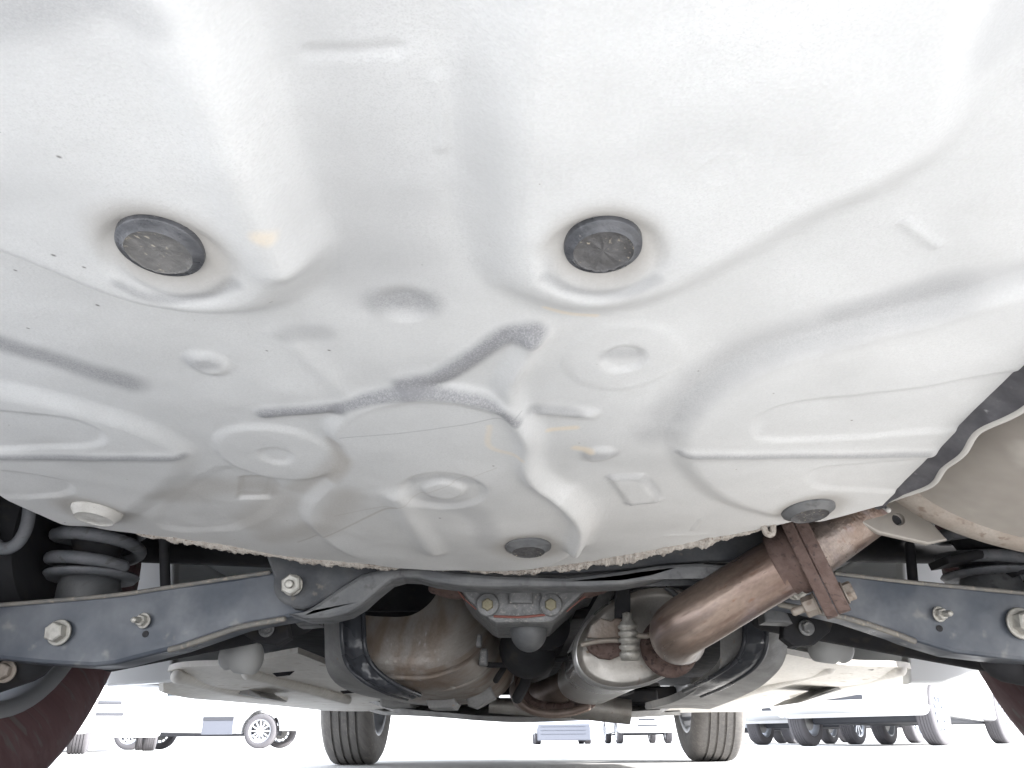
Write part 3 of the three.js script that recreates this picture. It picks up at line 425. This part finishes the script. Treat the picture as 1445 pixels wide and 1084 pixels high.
part('heat_shield', [loft([
  [[-0.2346,0.2517,-1.2],[-0.1927,0.2473,-1.2],[-0.1513,0.2489,-1.2],[-0.1274,0.2646,-1.205],[-0.1128,0.288,-1.21],[-0.104,0.329,-1.22]],
  [[-0.23,0.2137,-1.19],[-0.1833,0.2118,-1.185],[-0.1378,0.2123,-1.185],[-0.0964,0.2278,-1.195],[-0.0735,0.2708,-1.215],[-0.0683,0.3327,-1.24]],
  [[-0.2225,0.18,-1.19],[-0.1763,0.1763,-1.185],[-0.1263,0.1768,-1.185],[-0.0813,0.1949,-1.21],[-0.0497,0.2458,-1.26],[-0.0398,0.3371,-1.32]],
  [[-0.2092,0.1611,-1.22],[-0.1667,0.1562,-1.21],[-0.117,0.1564,-1.22],[-0.0683,0.1743,-1.26],[-0.0311,0.2296,-1.35],[-0.022,0.3319,-1.45]],
  [[-0.1987,0.1504,-1.35],[-0.1524,0.1453,-1.34],[-0.0981,0.1458,-1.36],[-0.0411,0.1658,-1.42],[-0.0104,0.2216,-1.5],[-0.0034,0.3304,-1.6]],
  [[-0.1817,0.1506,-1.6],[-0.1285,0.1476,-1.6],[-0.0764,0.1505,-1.62],[-0.0229,0.1692,-1.65],[0.0025,0.2267,-1.7],[0.007,0.3463,-1.8]]], 40, 40, 0.003)], M.shield);
part('shield_rib', [tube([[-0.1995,0.1688,-1.195],[-0.1611,0.1642,-1.188],[-0.1184,0.1649,-1.19],[-0.0766,0.1831,-1.22],[-0.046,0.2272,-1.28],[-0.0325,0.2931,-1.36]], 0.0045, { seg: 40, rs: 10 }), tube([[-0.1859,0.1556,-1.245],[-0.1415,0.1511,-1.24],[-0.0912,0.1547,-1.26],[-0.0512,0.1779,-1.31],[-0.0239,0.2271,-1.4]], 0.004, { seg: 40, rs: 10 })], M.shield);
function strap(left, right) {
  const s = part('tank_strap', [loft([left, left.map((p, i) => [mix(p[0], right[i][0], 0.5), mix(p[1], right[i][1], 0.5) - 0.004, mix(p[2], right[i][2], 0.5) + 0.006]), right], 50, 8, 0.004)], M.strap);
  part('strap_edge', [tube(left, 0.0035, { seg: 60, rs: 10 }), tube(right, 0.0035, { seg: 60, rs: 10 })], M.strap, s);
}
strap([[-0.2452,0.263,-1.155],[-0.2415,0.2284,-1.15],[-0.2383,0.2005,-1.155],[-0.2328,0.1808,-1.165],[-0.2138,0.1621,-1.165],[-0.1854,0.1468,-1.19],[-0.16,0.1396,-1.26]], [[-0.215,0.2627,-1.155],[-0.2107,0.2281,-1.15],[-0.2068,0.1997,-1.15],[-0.2006,0.1829,-1.16],[-0.1847,0.1665,-1.165],[-0.1625,0.1525,-1.18],[-0.1391,0.1433,-1.24]]);
strap([[0.3238,0.2569,-1.15],[0.3215,0.2232,-1.15],[0.3162,0.1977,-1.15],[0.3084,0.181,-1.17],[0.2851,0.1633,-1.22],[0.2681,0.1515,-1.35]], [[0.3528,0.2566,-1.15],[0.3521,0.2229,-1.15],[0.3477,0.1951,-1.155],[0.3402,0.1759,-1.18],[0.3201,0.1576,-1.24],[0.3064,0.1463,-1.4]]);
for (const [o, d, t] of [[[[-0.1423,0.1447],[-0.0974,0.1453],[-0.0916,0.1369],[-0.097,0.1287],[-0.1361,0.129]], 1.35, 0.1], [[[-0.0837,0.1574],[-0.0429,0.1712],[-0.0311,0.146],[-0.0636,0.1301],[-0.0775,0.1346]], 1.4, 0.06]]) part('stiffener', [plate(o, d, t, 0.004)], M.tank);
part('hose', [tube([[-0.0674,0.198,-1.3],[-0.0421,0.1895,-1.3],[-0.0069,0.1892,-1.3],[0.0481,0.1949,-1.3],[0.0812,0.1967,-1.3]], 0.004, { seg: 30, rs: 8 }), tube([[-0.03,0.17,-1.35],[-0.0129,0.1966,-1.35],[0.0024,0.2348,-1.35],[-0.0067,0.2572,-1.35]], 0.005, { seg: 30, rs: 8 }), tube([[0.0108,0.2347,-1.4],[0.0223,0.2063,-1.4],[0.0182,0.1729,-1.4],[0.0038,0.1457,-1.4]], 0.009, { seg: 30, rs: 8 })], M.dark);
part('cable_clip', [box(0.018, 0.02, 0.02, ...[-0.0577,0.2188,-1.25], 0.004), box(0.014, 0.026, 0.02, ...[-0.0476,0.1972,-1.27], 0.004)], M.alloy);
part('prop_shaft', [new THREE.CylinderGeometry(0.035, 0.035, 2, 24).rotateX(Math.PI / 2).translate(0.05, 0.24, -2.25), new THREE.SphereGeometry(0.045, 20, 14).translate(...[0.0209,0.213,-1.3])], M.dark);

// ----- exhaust -----
// oval silencer in the middle
{
  const c = [0.1637,0.2033,-1.08], a = 0.09, b = 0.055, L = 0.66;
  const can = (prof) => { const g = lathe(prof, 72); g.rotateX(-Math.PI / 2); g.scale(a, b, 1); g.rotateZ(0.42); g.translate(...c); return g; };
  const s = part('silencer', [can([[1, 0.0], [1.0, 0.03], [0.995, 0.035], [1, 0.04], [1, L - 0.03], [0.9, L], [0, L + 0.01]])], M.steel);
  part('seam_ring', [can([[0.985, -0.008], [1.035, -0.006], [1.045, 0.002], [1.02, 0.008], [0.99, 0.006]])], M.steel, s);
  part('end_cap', [can([[1.0, -0.002], [0.95, 0.008], [0.86, 0.013], [0.6, 0.008], [0.3, 0.004], [0, 0.003]])], M.cap, s);
  part('end_boss', [plate([[0.0906,0.194],[0.1016,0.1965],[0.1217,0.1981],[0.1397,0.1962],[0.1429,0.1901],[0.1368,0.1798],[0.122,0.174],[0.1077,0.1758],[0.0955,0.1836]], 1.062, 0.012, 0.003)], M.rust, s);
  part('shield_scrap', [plate([[0.0922,0.2003],[0.0984,0.2159],[0.1116,0.2246],[0.1242,0.2209],[0.1336,0.2262],[0.1457,0.2155],[0.1446,0.1998],[0.121,0.1983]], 1.056, 0.008, 0.002)], M.shield, s);
  part('pipe_socket', [orient(lathe([[0.026, 0.004], [0.033, 0.006], [0.037, 0.001], [0.036, -0.004]], 36), [0.1981,0.1885,-1.068], [0, 0, 1]), orient(lathe([[0, 0], [0.03, 0.002]], 30), [0.1981,0.1885,-1.068], [0, 0, 1])], M.rust, s);
  part('hanger', [tube([[0.0851,0.19,-1.04],[0.1057,0.1941,-1.04],[0.128,0.1947,-1.04],[0.1438,0.1929,-1.04]], 0.0032, { seg: 20, rs: 8 }), tube([[0.1466,0.2002,-1.03],[0.1668,0.1991,-1.03],[0.1808,0.2084,-1.03],[0.1945,0.2134,-1.03]], 0.0034, { seg: 20, rs: 8 })], M.rim, s);
  const hb = [0.1418,0.1701,-1.03];
  const pr = [[0, 0], [0.011, 0]]; for (let k = 0; k < 5; k++) pr.push([0.0125, 0.006 + k * 0.008], [0.0125, 0.009 + k * 0.008], [0.0098, 0.0105 + k * 0.008], [0.0098, 0.0125 + k * 0.008]); pr.push([0.006, 0.048], [0.006, 0.056], [0, 0.058]);
  part('spring_bolt', [lathe(pr, 24).translate(hb[0], hb[1], hb[2])], M.bolt, s);
  part('hanger_strap', [plate([[0.1326,0.2793],[0.153,0.2791],[0.1491,0.2234],[0.1291,0.2236]], 1.05, 0.01, 0.002)], M.dark, s);
  part('heat_shield', [loft([[[0.1203,0.2689,-1.14],[0.0962,0.2313,-1.16],[0.0753,0.1954,-1.2]], [[0.1456,0.2767,-1.13],[0.124,0.2461,-1.13],[0.1067,0.2133,-1.13]]], 20, 8, 0.002)], M.tank, s);
}
part('spare_bracket', [plate([[0.1638,0.2694],[0.1933,0.2767],[0.2203,0.2547],[0.2371,0.2313],[0.2125,0.2224],[0.1896,0.2318],[0.1695,0.2182]], 1.1, 0.05, 0.006)], M.tank);
part('bracket_hoop', [tube([[0.1705,0.2696,-1.08],[0.1944,0.2713,-1.08],[0.2165,0.2543,-1.08],[0.2246,0.2305,-1.08]], 0.004, { seg: 24, rs: 8 })], M.grey);
// front pipe with its collar
const fp = part('front_pipe', [tube([...[[0.1084,0.1796,-1.55],[0.0846,0.1705,-1.6],[0.0529,0.1613,-1.66],[0.0265,0.1619,-1.75],[0.0136,0.1866,-1.95]], [0.03, 0.2, -2.4], [0.04, 0.2, -3.0]], 0.027, { seg: 80, rs: 20 })], M.pipe);
part('collar', [tube([[0.0125,0.1824,-1.58],[0.0056,0.1578,-1.58],[0.0198,0.1382,-1.58],[0.0561,0.127,-1.58],[0.0978,0.1278,-1.58],[0.1322,0.1372,-1.58]], 0.008, { seg: 50, rs: 10 })], M.pipe, fp);
part('collar', [tube([[0.0114,0.1888,-1.6],[0.0176,0.155,-1.6],[0.0504,0.1362,-1.6],[0.1033,0.1357,-1.6],[0.1396,0.1477,-1.6]], 0.013, { seg: 50, rs: 10 })], M.rust, fp);
part('converter', [new THREE.CylinderGeometry(0.028, 0.026, 0.13, 30).rotateZ(1.45).translate(...[0.1902,0.1456,-1.9]), new THREE.CylinderGeometry(0.016, 0.016, 0.2, 30).rotateZ(1.5).translate(...[0.0405,0.1487,-1.95])], M.cap, fp);
// big pipe, flanges and back muffler
{
  const path = [[0.2217,0.1996,-1.1],[0.2043,0.1946,-1.03],[0.1883,0.1907,-0.96],[0.183,0.1919,-0.918],[0.1901,0.1966,-0.896],[0.2098,0.2071,-0.882],[0.2464,0.2273,-0.866],[0.2976,0.2543,-0.842]];
  const tp = part('tail_pipe', new THREE.TubeGeometry(new THREE.CatmullRomCurve3(path.map(V), false, 'centripetal'), 110, 0.0308, 48), M.pipeStreak);
  const A = V([0.2464,0.2273,-0.866]), B = V([0.2976,0.2543,-0.842]), dir = B.clone().sub(A).normalize();
  const side = V([0.3312,0.2117,-0.852]).sub(V([0.3051,0.2917,-0.852])).normalize();       // along the flange's long way, down and to the right
  dir.addScaledVector(side, -dir.dot(side)).normalize();
  const nrm = new THREE.Vector3().crossVectors(side, dir).normalize();
  const mk = (s0, t, sc) => { const s = new THREE.Shape(), pts = []; for (let k = 0; k < 48; k++) { const q = (k / 48) * Math.PI * 2; const c = Math.cos(q), n = Math.sin(q); pts.push(new THREE.Vector2(Math.sign(c) * Math.pow(Math.abs(c), 1.15) * 0.066 * sc, Math.sign(n) * Math.pow(Math.abs(n), 0.8) * 0.04 * sc)); } s.setFromPoints(pts); const g = new THREE.ExtrudeGeometry(s, { depth: t, bevelEnabled: true, bevelSize: 0.0015, bevelThickness: 0.0015, bevelSegments: 2 }); const m = new THREE.Matrix4().makeBasis(side, nrm, dir.clone()); const q = B.clone().addScaledVector(dir, s0); m.setPosition(q); if (m.determinant() < 0) m.makeBasis(side, nrm.negate(), dir.clone()).setPosition(q); g.applyMatrix4(m); return g; };
  part('collar', [orient(lathe([[0.0306, 0], [0.033, 0.002], [0.0322, 0.006], [0.0345, 0.009], [0.0335, 0.014], [0.037, 0.017], [0.037, 0.026], [0.031, 0.027]], 40), B.clone().addScaledVector(dir, -0.022).toArray(), dir.toArray())], M.rust, tp);
  const f1 = part('pipe_flange', [mk(0.004, 0.009, 1)], M.rust, tp); part('pipe_flange', [mk(0.0165, 0.01, 0.99)], M.rust, tp);
  const e = B.clone().addScaledVector(side, 0.049);
  part('bolt', [...bolt(e.clone().addScaledVector(dir, 0.0285).toArray(), dir.toArray(), 0.0115, { hex: 0.8 }), ...bolt(e.clone().addScaledVector(dir, 0.001).toArray(), dir.clone().negate().toArray(), 0.0115, { hex: 0.85, h: 1.1, stud: 0.012 })], M.rim, tp);
  const C = B.clone().addScaledVector(dir, 0.012);
  const end = [V([0.3411,0.2798,-0.83]), V([0.3624,0.2935,-0.828]), V([0.3799,0.3049,-0.825])];
  const muf = new THREE.Vector3(0.6, 0.332, 0), a = 0.235, b = 0.1;
  const oval = (prof, k = 0) => { const g = lathe(prof, 96); g.rotateX(-Math.PI / 2); g.scale(a, b, 1); g.translate(muf.x, muf.y, 0); return g; };
  const m = part('muffler', [oval([[0, 0.18], [0.8, 0.185], [0.97, 0.2], [1, 0.225], [1, 0.742]])], M.muffler);
  part('rim', [oval([[0.99, 0.73], [1.03, 0.734], [1.055, 0.742], [1.055, 0.752], [1.02, 0.76], [0.97, 0.756]])], M.rim, m);
  part('end_plate', [oval([[1.0, 0.752], [0.95, 0.772], [0.8, 0.785], [0, 0.79]])], M.muffler, m);
  part('inlet_pipe', new THREE.TubeGeometry(new THREE.CatmullRomCurve3([C, ...end], false, 'centripetal'), 60, 0.0295, 40), M.pipeStreak, m);
  const h1 = [0.3599,0.2959,-0.8], h2 = [0.3948,0.2844,-0.8];
  part('mount_plate', [plate([[0.3551,0.3171],[0.3984,0.3228],[0.4116,0.3052],[0.4298,0.2789],[0.4405,0.2627],[0.4195,0.2586],[0.3717,0.2707],[0.3564,0.2811]], 0.8, 0.008, 0.002, false, [[h1[0], h1[1], 0.0075], [h2[0], h2[1], 0.0085]])], M.muffler, m);
  part('hole_plug', [orient(lathe([[0, 0], [0.009, 0]], 20), [h1[0], h1[1], -0.806], [0, 0, 1])], M.rust, m);
}

// ----- pale under-floor panels towards the front -----
const pl = part('floor_panel', [
  loft([[[-0.6424,0.167,-1.55],[-0.6577,0.1657,-1.7],[-0.7098,0.1768,-2.1],[-0.7313,0.1883,-2.7],[-0.7194,0.1924,-3.2]], [[-0.6202,0.1995,-1.5],[-0.5854,0.1853,-1.6],[-0.611,0.184,-2],[-0.6189,0.1936,-2.6],[-0.6266,0.1891,-3.2]], [[-0.4894,0.207,-1.46],[-0.4394,0.2017,-1.55],[-0.4397,0.1983,-1.9],[-0.4503,0.1956,-2.5],[-0.4414,0.1874,-3.2]], [[-0.3696,0.2208,-1.42],[-0.3377,0.2089,-1.5],[-0.3111,0.1911,-1.8],[-0.3124,0.1862,-2.4],[-0.2296,0.1758,-3.2]]], 40, 30, 0.01),
], M.floor);
const pr = part('floor_panel', [
  loft([[[0.7407,0.1861,-1.55],[0.7556,0.1835,-1.7],[0.8094,0.1828,-2.1],[0.8574,0.1887,-2.7],[0.8405,0.1834,-3.2]], [[0.7058,0.2019,-1.5],[0.6762,0.1903,-1.6],[0.7231,0.1908,-2],[0.7395,0.1855,-2.6],[0.7481,0.1842,-3.2]], [[0.5727,0.2067,-1.46],[0.5397,0.1978,-1.55],[0.5619,0.1982,-1.9],[0.5673,0.1923,-2.5],[0.5365,0.1812,-3.2]], [[0.4636,0.2212,-1.42],[0.4423,0.2091,-1.5],[0.427,0.193,-1.8],[0.445,0.1887,-2.4],[0.3509,0.1706,-3.2]]], 40, 30, 0.01),
], M.floor);
part('sill_seam', [plate([[-0.6622,0.2028],[-0.5829,0.1964],[-0.5313,0.1693],[-0.6414,0.1843]], 1.8, 0.2, 0.004)], M.tank, pl); part('sill_seam', [plate([[0.598,0.1495],[0.6728,0.1767],[0.7373,0.2001],[0.7188,0.1819],[0.6323,0.1589]], 1.8, 0.2, 0.004)], M.tank, pr);
part('slot', [plate([[-0.4326,0.1955],[-0.3937,0.1987],[-0.4018,0.1916],[-0.4243,0.1894]], 1.5, 0.004, 0)], M.dark, pl); part('slot', [plate([[-0.3294,0.1705],[-0.2922,0.1727],[-0.3024,0.1665],[-0.3237,0.1655]], 1.6, 0.004, 0)], M.dark, pl); part('slot', [plate([[0.6105,0.1932],[0.6488,0.1952],[0.6378,0.1905]], 1.5, 0.004, 0)], M.dark, pr);  // thin dark wedge-shaped plates set on the pale panels
part('floor_rib', [tube([[-0.6011,0.191,-1.5],[-0.5949,0.1852,-1.75],[-0.5981,0.1887,-2.2]], 0.012, { seg: 24, rs: 10 }), tube([[-0.4756,0.1959,-1.5],[-0.4618,0.1925,-1.8],[-0.4525,0.1867,-2.3]], 0.012, { seg: 24, rs: 10 })], M.floor, pl);
part('floor_rib', [tube([[0.6859,0.1913,-1.5],[0.693,0.1873,-1.75],[0.7189,0.182,-2.2]], 0.012, { seg: 24, rs: 10 }), tube([[0.5605,0.196,-1.5],[0.5625,0.1917,-1.8],[0.5793,0.1846,-2.3]], 0.012, { seg: 24, rs: 10 })], M.floor, pr);
const fs = part('engine_tray', [
  loft([[[-0.4634,0.1812,-3],[-0.3039,0.1721,-2.9],[-0.1546,0.1591,-2.8],[-0.0162,0.1494,-2.8],[0.1221,0.1503,-2.8],[0.2939,0.1579,-2.9],[0.5769,0.1719,-3]], [[-0.7689,0.2559,-3.6],[-0.4992,0.2535,-3.6],[-0.1998,0.2508,-3.6],[-0.0202,0.2492,-3.6],[0.1593,0.2476,-3.6],[0.3985,0.2455,-3.6],[0.6974,0.2428,-3.6]]], 40, 6, 0.012),
  loft([[[-0.3176,0.1643,-2.3],[-0.1943,0.1512,-2.2],[-0.0813,0.1391,-2.1],[0.0225,0.1349,-2.1],[0.1263,0.1372,-2.1],[0.2414,0.1457,-2.2],[0.3857,0.1545,-2.3]], [[-0.4471,0.2061,-2.6],[-0.2306,0.1981,-2.6],[-0.101,0.1929,-2.6],[0.0285,0.1918,-2.6],[0.1579,0.1906,-2.6],[0.2875,0.1935,-2.6],[0.5037,0.1976,-2.6]]], 40, 6, 0.012)], M.tank);
{ const r = rng(5), gs = []; for (let i = 0; i < 26; i++) { const u = r(), p = [mix(-0.32, 0.42, u), 0.165 + 0.05 * r() + 0.03 * Math.abs(u - 0.5), -2.0 - 0.9 * r()]; gs.push(box(0.04 + 0.12 * r(), 0.02 + 0.04 * r(), 0.05 + 0.2 * r(), ...p, 0.008)); }
  part('cross_brace', gs.slice(0, 13), M.dark, fs); part('support', gs.slice(13), M.tank, fs); }

// ----- wheels -----
function tyreProfile(R, w) { // half outline from inner bead round the tread; grooves cut in
  const p = [[R * 0.66, -w * 0.46], [R * 0.72, -w * 0.5], [R * 0.82, -w * 0.515], [R * 0.92, -w * 0.49], [R * 0.975, -w * 0.43], [R * 0.995, -w * 0.38]];
  for (const g of [-0.24, -0.08, 0.08, 0.24]) p.push([R * 0.999, (g - 0.024) * w], [R - 0.008, (g - 0.02) * w], [R - 0.008, (g + 0.02) * w], [R * 0.999, (g + 0.024) * w]);
  return [...p, [R * 0.995, w * 0.38], [R * 0.975, w * 0.43], [R * 0.92, w * 0.49], [R * 0.82, w * 0.515], [R * 0.72, w * 0.5], [R * 0.66, w * 0.46]];
}
function makeWheel(parent, c, R, w, yaw, tm, spokes = 10, sm = null) {
  const g = new THREE.Group(); g.name = 'wheel'; parent.add(g);
  g.position.set(...c); if (parent === car) g.position.sub(car.position);
  g.rotation.y = yaw;
  const rot = (q) => q.rotateZ(-Math.PI / 2);
  const tp = tyreProfile(R, w);
  part('tyre', [toCreasedNormals(rot(lathe(tp, 80)), 0.6)], tm, g);
  const rim = [rot(lathe([[R * 0.66, -w * 0.46], [R * 0.6, -w * 0.42], [R * 0.57, 0], [R * 0.6, w * 0.42], [R * 0.68, w * 0.48]], 60)), rot(lathe([[0, w * 0.34], [R * 0.16, w * 0.36], [R * 0.2, w * 0.3], [R * 0.2, -w * 0.1], [0, -w * 0.1]], 30))];
  for (let k = 0; k < spokes; k++) { const s = new RoundedBoxGeometry(w * 0.14, R * 0.48, R * (spokes > 8 ? 0.09 : 0.17), 2, 0.006); s.translate(w * 0.34, R * 0.4, 0); s.rotateX((k / spokes) * Math.PI * 2); rim.push(s); }
  part('rim', rim, sm ?? M.rimPaint, g);
  part('brake_disc', [rot(lathe([[0, -w * 0.22], [R * 0.46, -w * 0.22], [R * 0.46, -w * 0.16], [0, -w * 0.16]], 40))], M.tank, g);
  return g;
}
M.rimPaint = plain([0.55, 0.56, 0.58], 0.35, 0.6);
makeWheel(car, [-0.664, 0.318, -3.63], 0.318, 0.2, -0.015 + Math.PI, M.rubber);
makeWheel(car, [0.81, 0.318, -3.63], 0.318, 0.2, -0.015, M.rubber);
for (const [x, s] of [[-0.722, Math.PI], [0.803, 0]]) {
  const w = makeWheel(car, [x, 0.324, -1.03], 0.324, 0.2, s - 0.015, M.sidewall);
  part('hub_carrier', [new THREE.CylinderGeometry(0.17, 0.17, 0.02, 48).rotateZ(Math.PI / 2).translate(-0.07, 0, 0), new THREE.CylinderGeometry(0.1, 0.12, 0.06, 40).rotateZ(Math.PI / 2).translate(-0.1, 0, 0)], M.dark, w);
}
for (const [p, q, b] of [[[-0.5602,0.1757,-0.96], [-0.6611,0.1524,-1], [-0.5637,0.1557,-0.93]], [[0.5639,0.1654,-0.96], [0.6586,0.1524,-1], [0.5761,0.1513,-0.93]]]) { const k = part('knuckle', [tube([p, q], 0.03, { seg: 8 })], M.dark); part('bolt', bolt(b, [0, 0, 1], 0.012), M.rim, k); }

// ----- body shell above: keeps the sky out, as the real one does -----
{
  const R = 0.385, sh = new THREE.Shape();
  const profile = (arches, y0) => { const s = new THREE.Shape(); s.moveTo(0.12, 0.36); s.lineTo(-0.02, 0.42); s.lineTo(-0.05, 0.72); s.lineTo(-0.02, 0.98); s.lineTo(0.1, 1.05); s.quadraticCurveTo(0.45, 1.5, 0.95, 1.52); s.lineTo(2.3, 1.52); s.quadraticCurveTo(3.0, 1.3, 3.2, 1.05); s.quadraticCurveTo(4.2, 0.98, 4.42, 0.75); s.lineTo(4.46, 0.4); s.lineTo(4.38, 0.26);
    if (arches) { s.lineTo(3.63 + 0.39, 0.22); s.absarc(3.63, 0.3, R, -0.1, Math.PI + 0.1, false); s.lineTo(1.6, 0.2); s.lineTo(1.44, 0.25); s.absarc(1.03, 0.33, 0.42, 0, Math.PI + 0.2, false); s.lineTo(0.5, 0.34); } else { s.lineTo(3.2, 0.5); s.lineTo(0.4, 0.5); }
    s.closePath(); return s; };
  const slab = (arches, x0, x1) => { const g = new THREE.ExtrudeGeometry(profile(arches), { depth: x1 - x0 - 0.03, bevelEnabled: true, bevelSize: 0.015, bevelThickness: 0.015, bevelSegments: 2, curveSegments: 20 }); g.rotateY(Math.PI / 2); g.translate(x0 + 0.015, 0, 0); return g; };
  const bodyMat = plain([0.62, 0.63, 0.63], 0.3, 0, { clearcoat: 1, clearcoatRoughness: 0.08 });
  const body = part('body', [slab(true, -0.835, -0.775), slab(true, 0.865, 0.925), slab(false, -0.775, 0.865)], bodyMat);
  // inner wheel houses and the dark underbody between them
  const shellBox = [box(1.6, 0.04, 1.05, 0.045, 0.475, -1.02, 0.01), box(1.46, 0.05, 2.2, 0.045, 0.33, -2.75, 0.01), box(0.035, 0.18, 0.34, 0.395, 0.39, -0.56, 0.01), box(0.8, 0.2, 0.02, 0.02, 0.4, -1.5, 0.005)];
  part('underbody', shellBox, M.dark);
  for (const x of [-0.7, 0.79]) part('wheel_house', [new THREE.CylinderGeometry(0.41, 0.41, 0.24, 40, 1, true, Math.PI * 0.14, Math.PI * 0.72).rotateZ(Math.PI / 2).translate(x, 0.34, -1.03)], M.dark);
  for (const o of [[[-0.8361,0.5252],[-0.6614,0.5235],[-0.6086,0.1828],[-0.7244,0.1768]], [[0.7499,0.5095],[0.9314,0.5077],[0.831,0.1663],[0.6985,0.1675]]]) part('arch_panel', [plate(o, 1.5, 0.03, 0.004)], bodyMat);
  part('bumper', [box(1.66, 0.34, 0.1, 0.045, 0.59, 0.06, 0.04)], bodyMat);
}

// ================= cars parked around =================
const bgM = { body: plain([0.78, 0.78, 0.78], 0.3, 0, { clearcoat: 1, clearcoatRoughness: 0.06 }), silver: plain([0.5, 0.52, 0.56], 0.3, 0.4, { clearcoat: 1 }), glass: plain([0.05, 0.06, 0.07], 0.08), black: plain([0.06, 0.062, 0.072], 0.6), tyre: plain([0.11, 0.105, 0.112], 0.85), lamp: plain([0.75, 0.78, 0.8], 0.1), trim: plain([0.13, 0.138, 0.165], 0.5) };
function parkedCar(label, [x, z], yaw, { mat = bgM.body, spokes = 10, h = 1.5, grille = 'low', panel = false, yb = 0.3, group } = {}) {
  const root = new THREE.Group(); root.name = numbered('parked_car'); root.position.set(x, 0, z); root.rotation.y = yaw; scene.add(root);
  tag(root, label, 'car', group);
  const W = 1.7, R = 0.32;
  const s = new THREE.Shape(); // side outline, nose towards +x here
  s.moveTo(-2.05, 0.34); s.lineTo(-2.12, 0.6); s.quadraticCurveTo(-2.1, 0.95, -1.95, 1.0); s.lineTo(0.95, 0.98); s.quadraticCurveTo(1.8, 0.92, 1.98, 0.72); s.quadraticCurveTo(2.1, 0.6, 2.06, 0.42); s.lineTo(1.96, yb);
  s.lineTo(1.3 + 0.385, Math.max(yb, 0.2)); s.absarc(1.3, 0.32, 0.385, 0, Math.PI, false); s.lineTo(-0.915, 0.28); s.absarc(-1.3, 0.33, 0.385, 0, Math.PI, false); s.closePath();
  const g = new THREE.ExtrudeGeometry(s, { depth: W - 0.16, bevelEnabled: true, bevelSize: 0.05, bevelThickness: 0.08, bevelSegments: 4, curveSegments: 24, bevelOffset: -0.04 }); g.translate(0, 0, -W / 2 + 0.08); g.rotateY(-Math.PI / 2);
  const body = part('body', [toCreasedNormals(clean(g), 0.7)], mat, root);
  const c = new THREE.Shape(); c.moveTo(-1.95, 0.97); c.quadraticCurveTo(-1.85, h, -1.5, h); c.lineTo(0.1, h); c.quadraticCurveTo(0.6, 1.4, 1.05, 0.96); c.closePath();
  const cg = new THREE.ExtrudeGeometry(c, { depth: W - 0.4, bevelEnabled: true, bevelSize: 0.03, bevelThickness: 0.12, bevelSegments: 3 }); cg.translate(0, 0, -W / 2 + 0.2); cg.rotateY(-Math.PI / 2);
  part('cabin_glass', [cg], bgM.glass, root); part('roof', [box(W - 0.42, 0.05, 1.7, 0, h + 0.02, -0.7, 0.025)], mat, root);
  const gr = part('grille', grille === 'wide' ? [box(1.56, 0.46, 0.06, 0, 0.33, 2.05, 0.03)] : [box(0.6, 0.05, 0.04, 0, 0.5, 2.07, 0.015), box(0.5, 0.05, 0.04, 0, 0.66, 2.05, 0.015)], grille === 'wide' ? bgM.trim : bgM.black, root);
  if (grille === 'wide') for (let k = 0; k < 3; k++) part('grille_bar', [box(1.3, 0.012, 0.02, 0, 0.28 + k * 0.1, 2.085, 0.004)], bgM.trim, gr);
  if (panel) { const q = part('side_panel', [box(0.03, 0.32, 0.62, 0.84, 0.42, -0.45, 0.01)], bgM.trim, root); part('panel_strip', [box(0.02, 0.07, 0.62, 0.855, 0.555, -0.45, 0.006)], bgM.black, q); }
  for (const sx of [-1, 1]) { part('headlight', [box(0.36, 0.13, 0.2, sx * 0.6, 0.72, 1.92, 0.05)], bgM.lamp, root); part('fog_light', [new THREE.CylinderGeometry(0.05, 0.05, 0.04, 20).rotateX(Math.PI / 2).translate(sx * 0.68, 0.36, 2.05)], bgM.lamp, root); part('mirror', [box(0.18, 0.12, 0.1, sx * 0.93, 1.02, 0.7, 0.04)], mat, root);
    for (const sz of [-1, 1]) makeWheel(root, [sx * 0.75, R, sz * 1.3], R, 0.19, sx > 0 ? 0 : Math.PI, bgM.tyre, spokes, bgM.silver); }
  part('undertray', [box(1.3, 0.12, 2.7, 0, 0.3, 0, 0.03)], bgM.black, root);
  return root;
}
const RG = 'cars parked in the row on the right', LG = 'cars parked in the row on the left';
parkedCar('nearest white car of the right row, its bumper right beside the big right tyre', [5.04, -11.16], -0.75, { yb: 0.36 });
parkedCar('second white car of the right row, just behind the nearest one', [5.41, -14.46], -0.75, { yb: 0.36 });
parkedCar('third silver car of the right row, half hidden behind the second', [5.74, -18.4], -0.75, { mat: bgM.silver });
parkedCar('farthest white car of the right row, next to the small right tyre', [6.44, -23], -0.75);
parkedCar('nearest white car of the left row, its tyre low beside the big left tyre', [-5.9, -10.1], 0.45, { yb: 0.2 });
parkedCar('second white car of the left row with a low tyre under its bumper', [-6.95, -14.4], 0.45, { yb: 0.2 });
parkedCar('pale car standing side-on with a many-spoked alloy wheel, beside the small left tyre', [-6.4, -18.1], -Math.PI / 2, { spokes: 12, panel: true });
parkedCar('far silver car facing the camera with a dark grille, seen between the small tyres', [1.42, -27.4], 0, { grille: 'wide', mat: bgM.silver });
parkedCar('far white car facing the camera, right of the one with the dark grille', [3.9, -28], 0.03);

scene.traverse((o) => { if (o.isMesh) { o.castShadow = true; o.receiveShadow = true; } });
renderer.render(scene, camera);
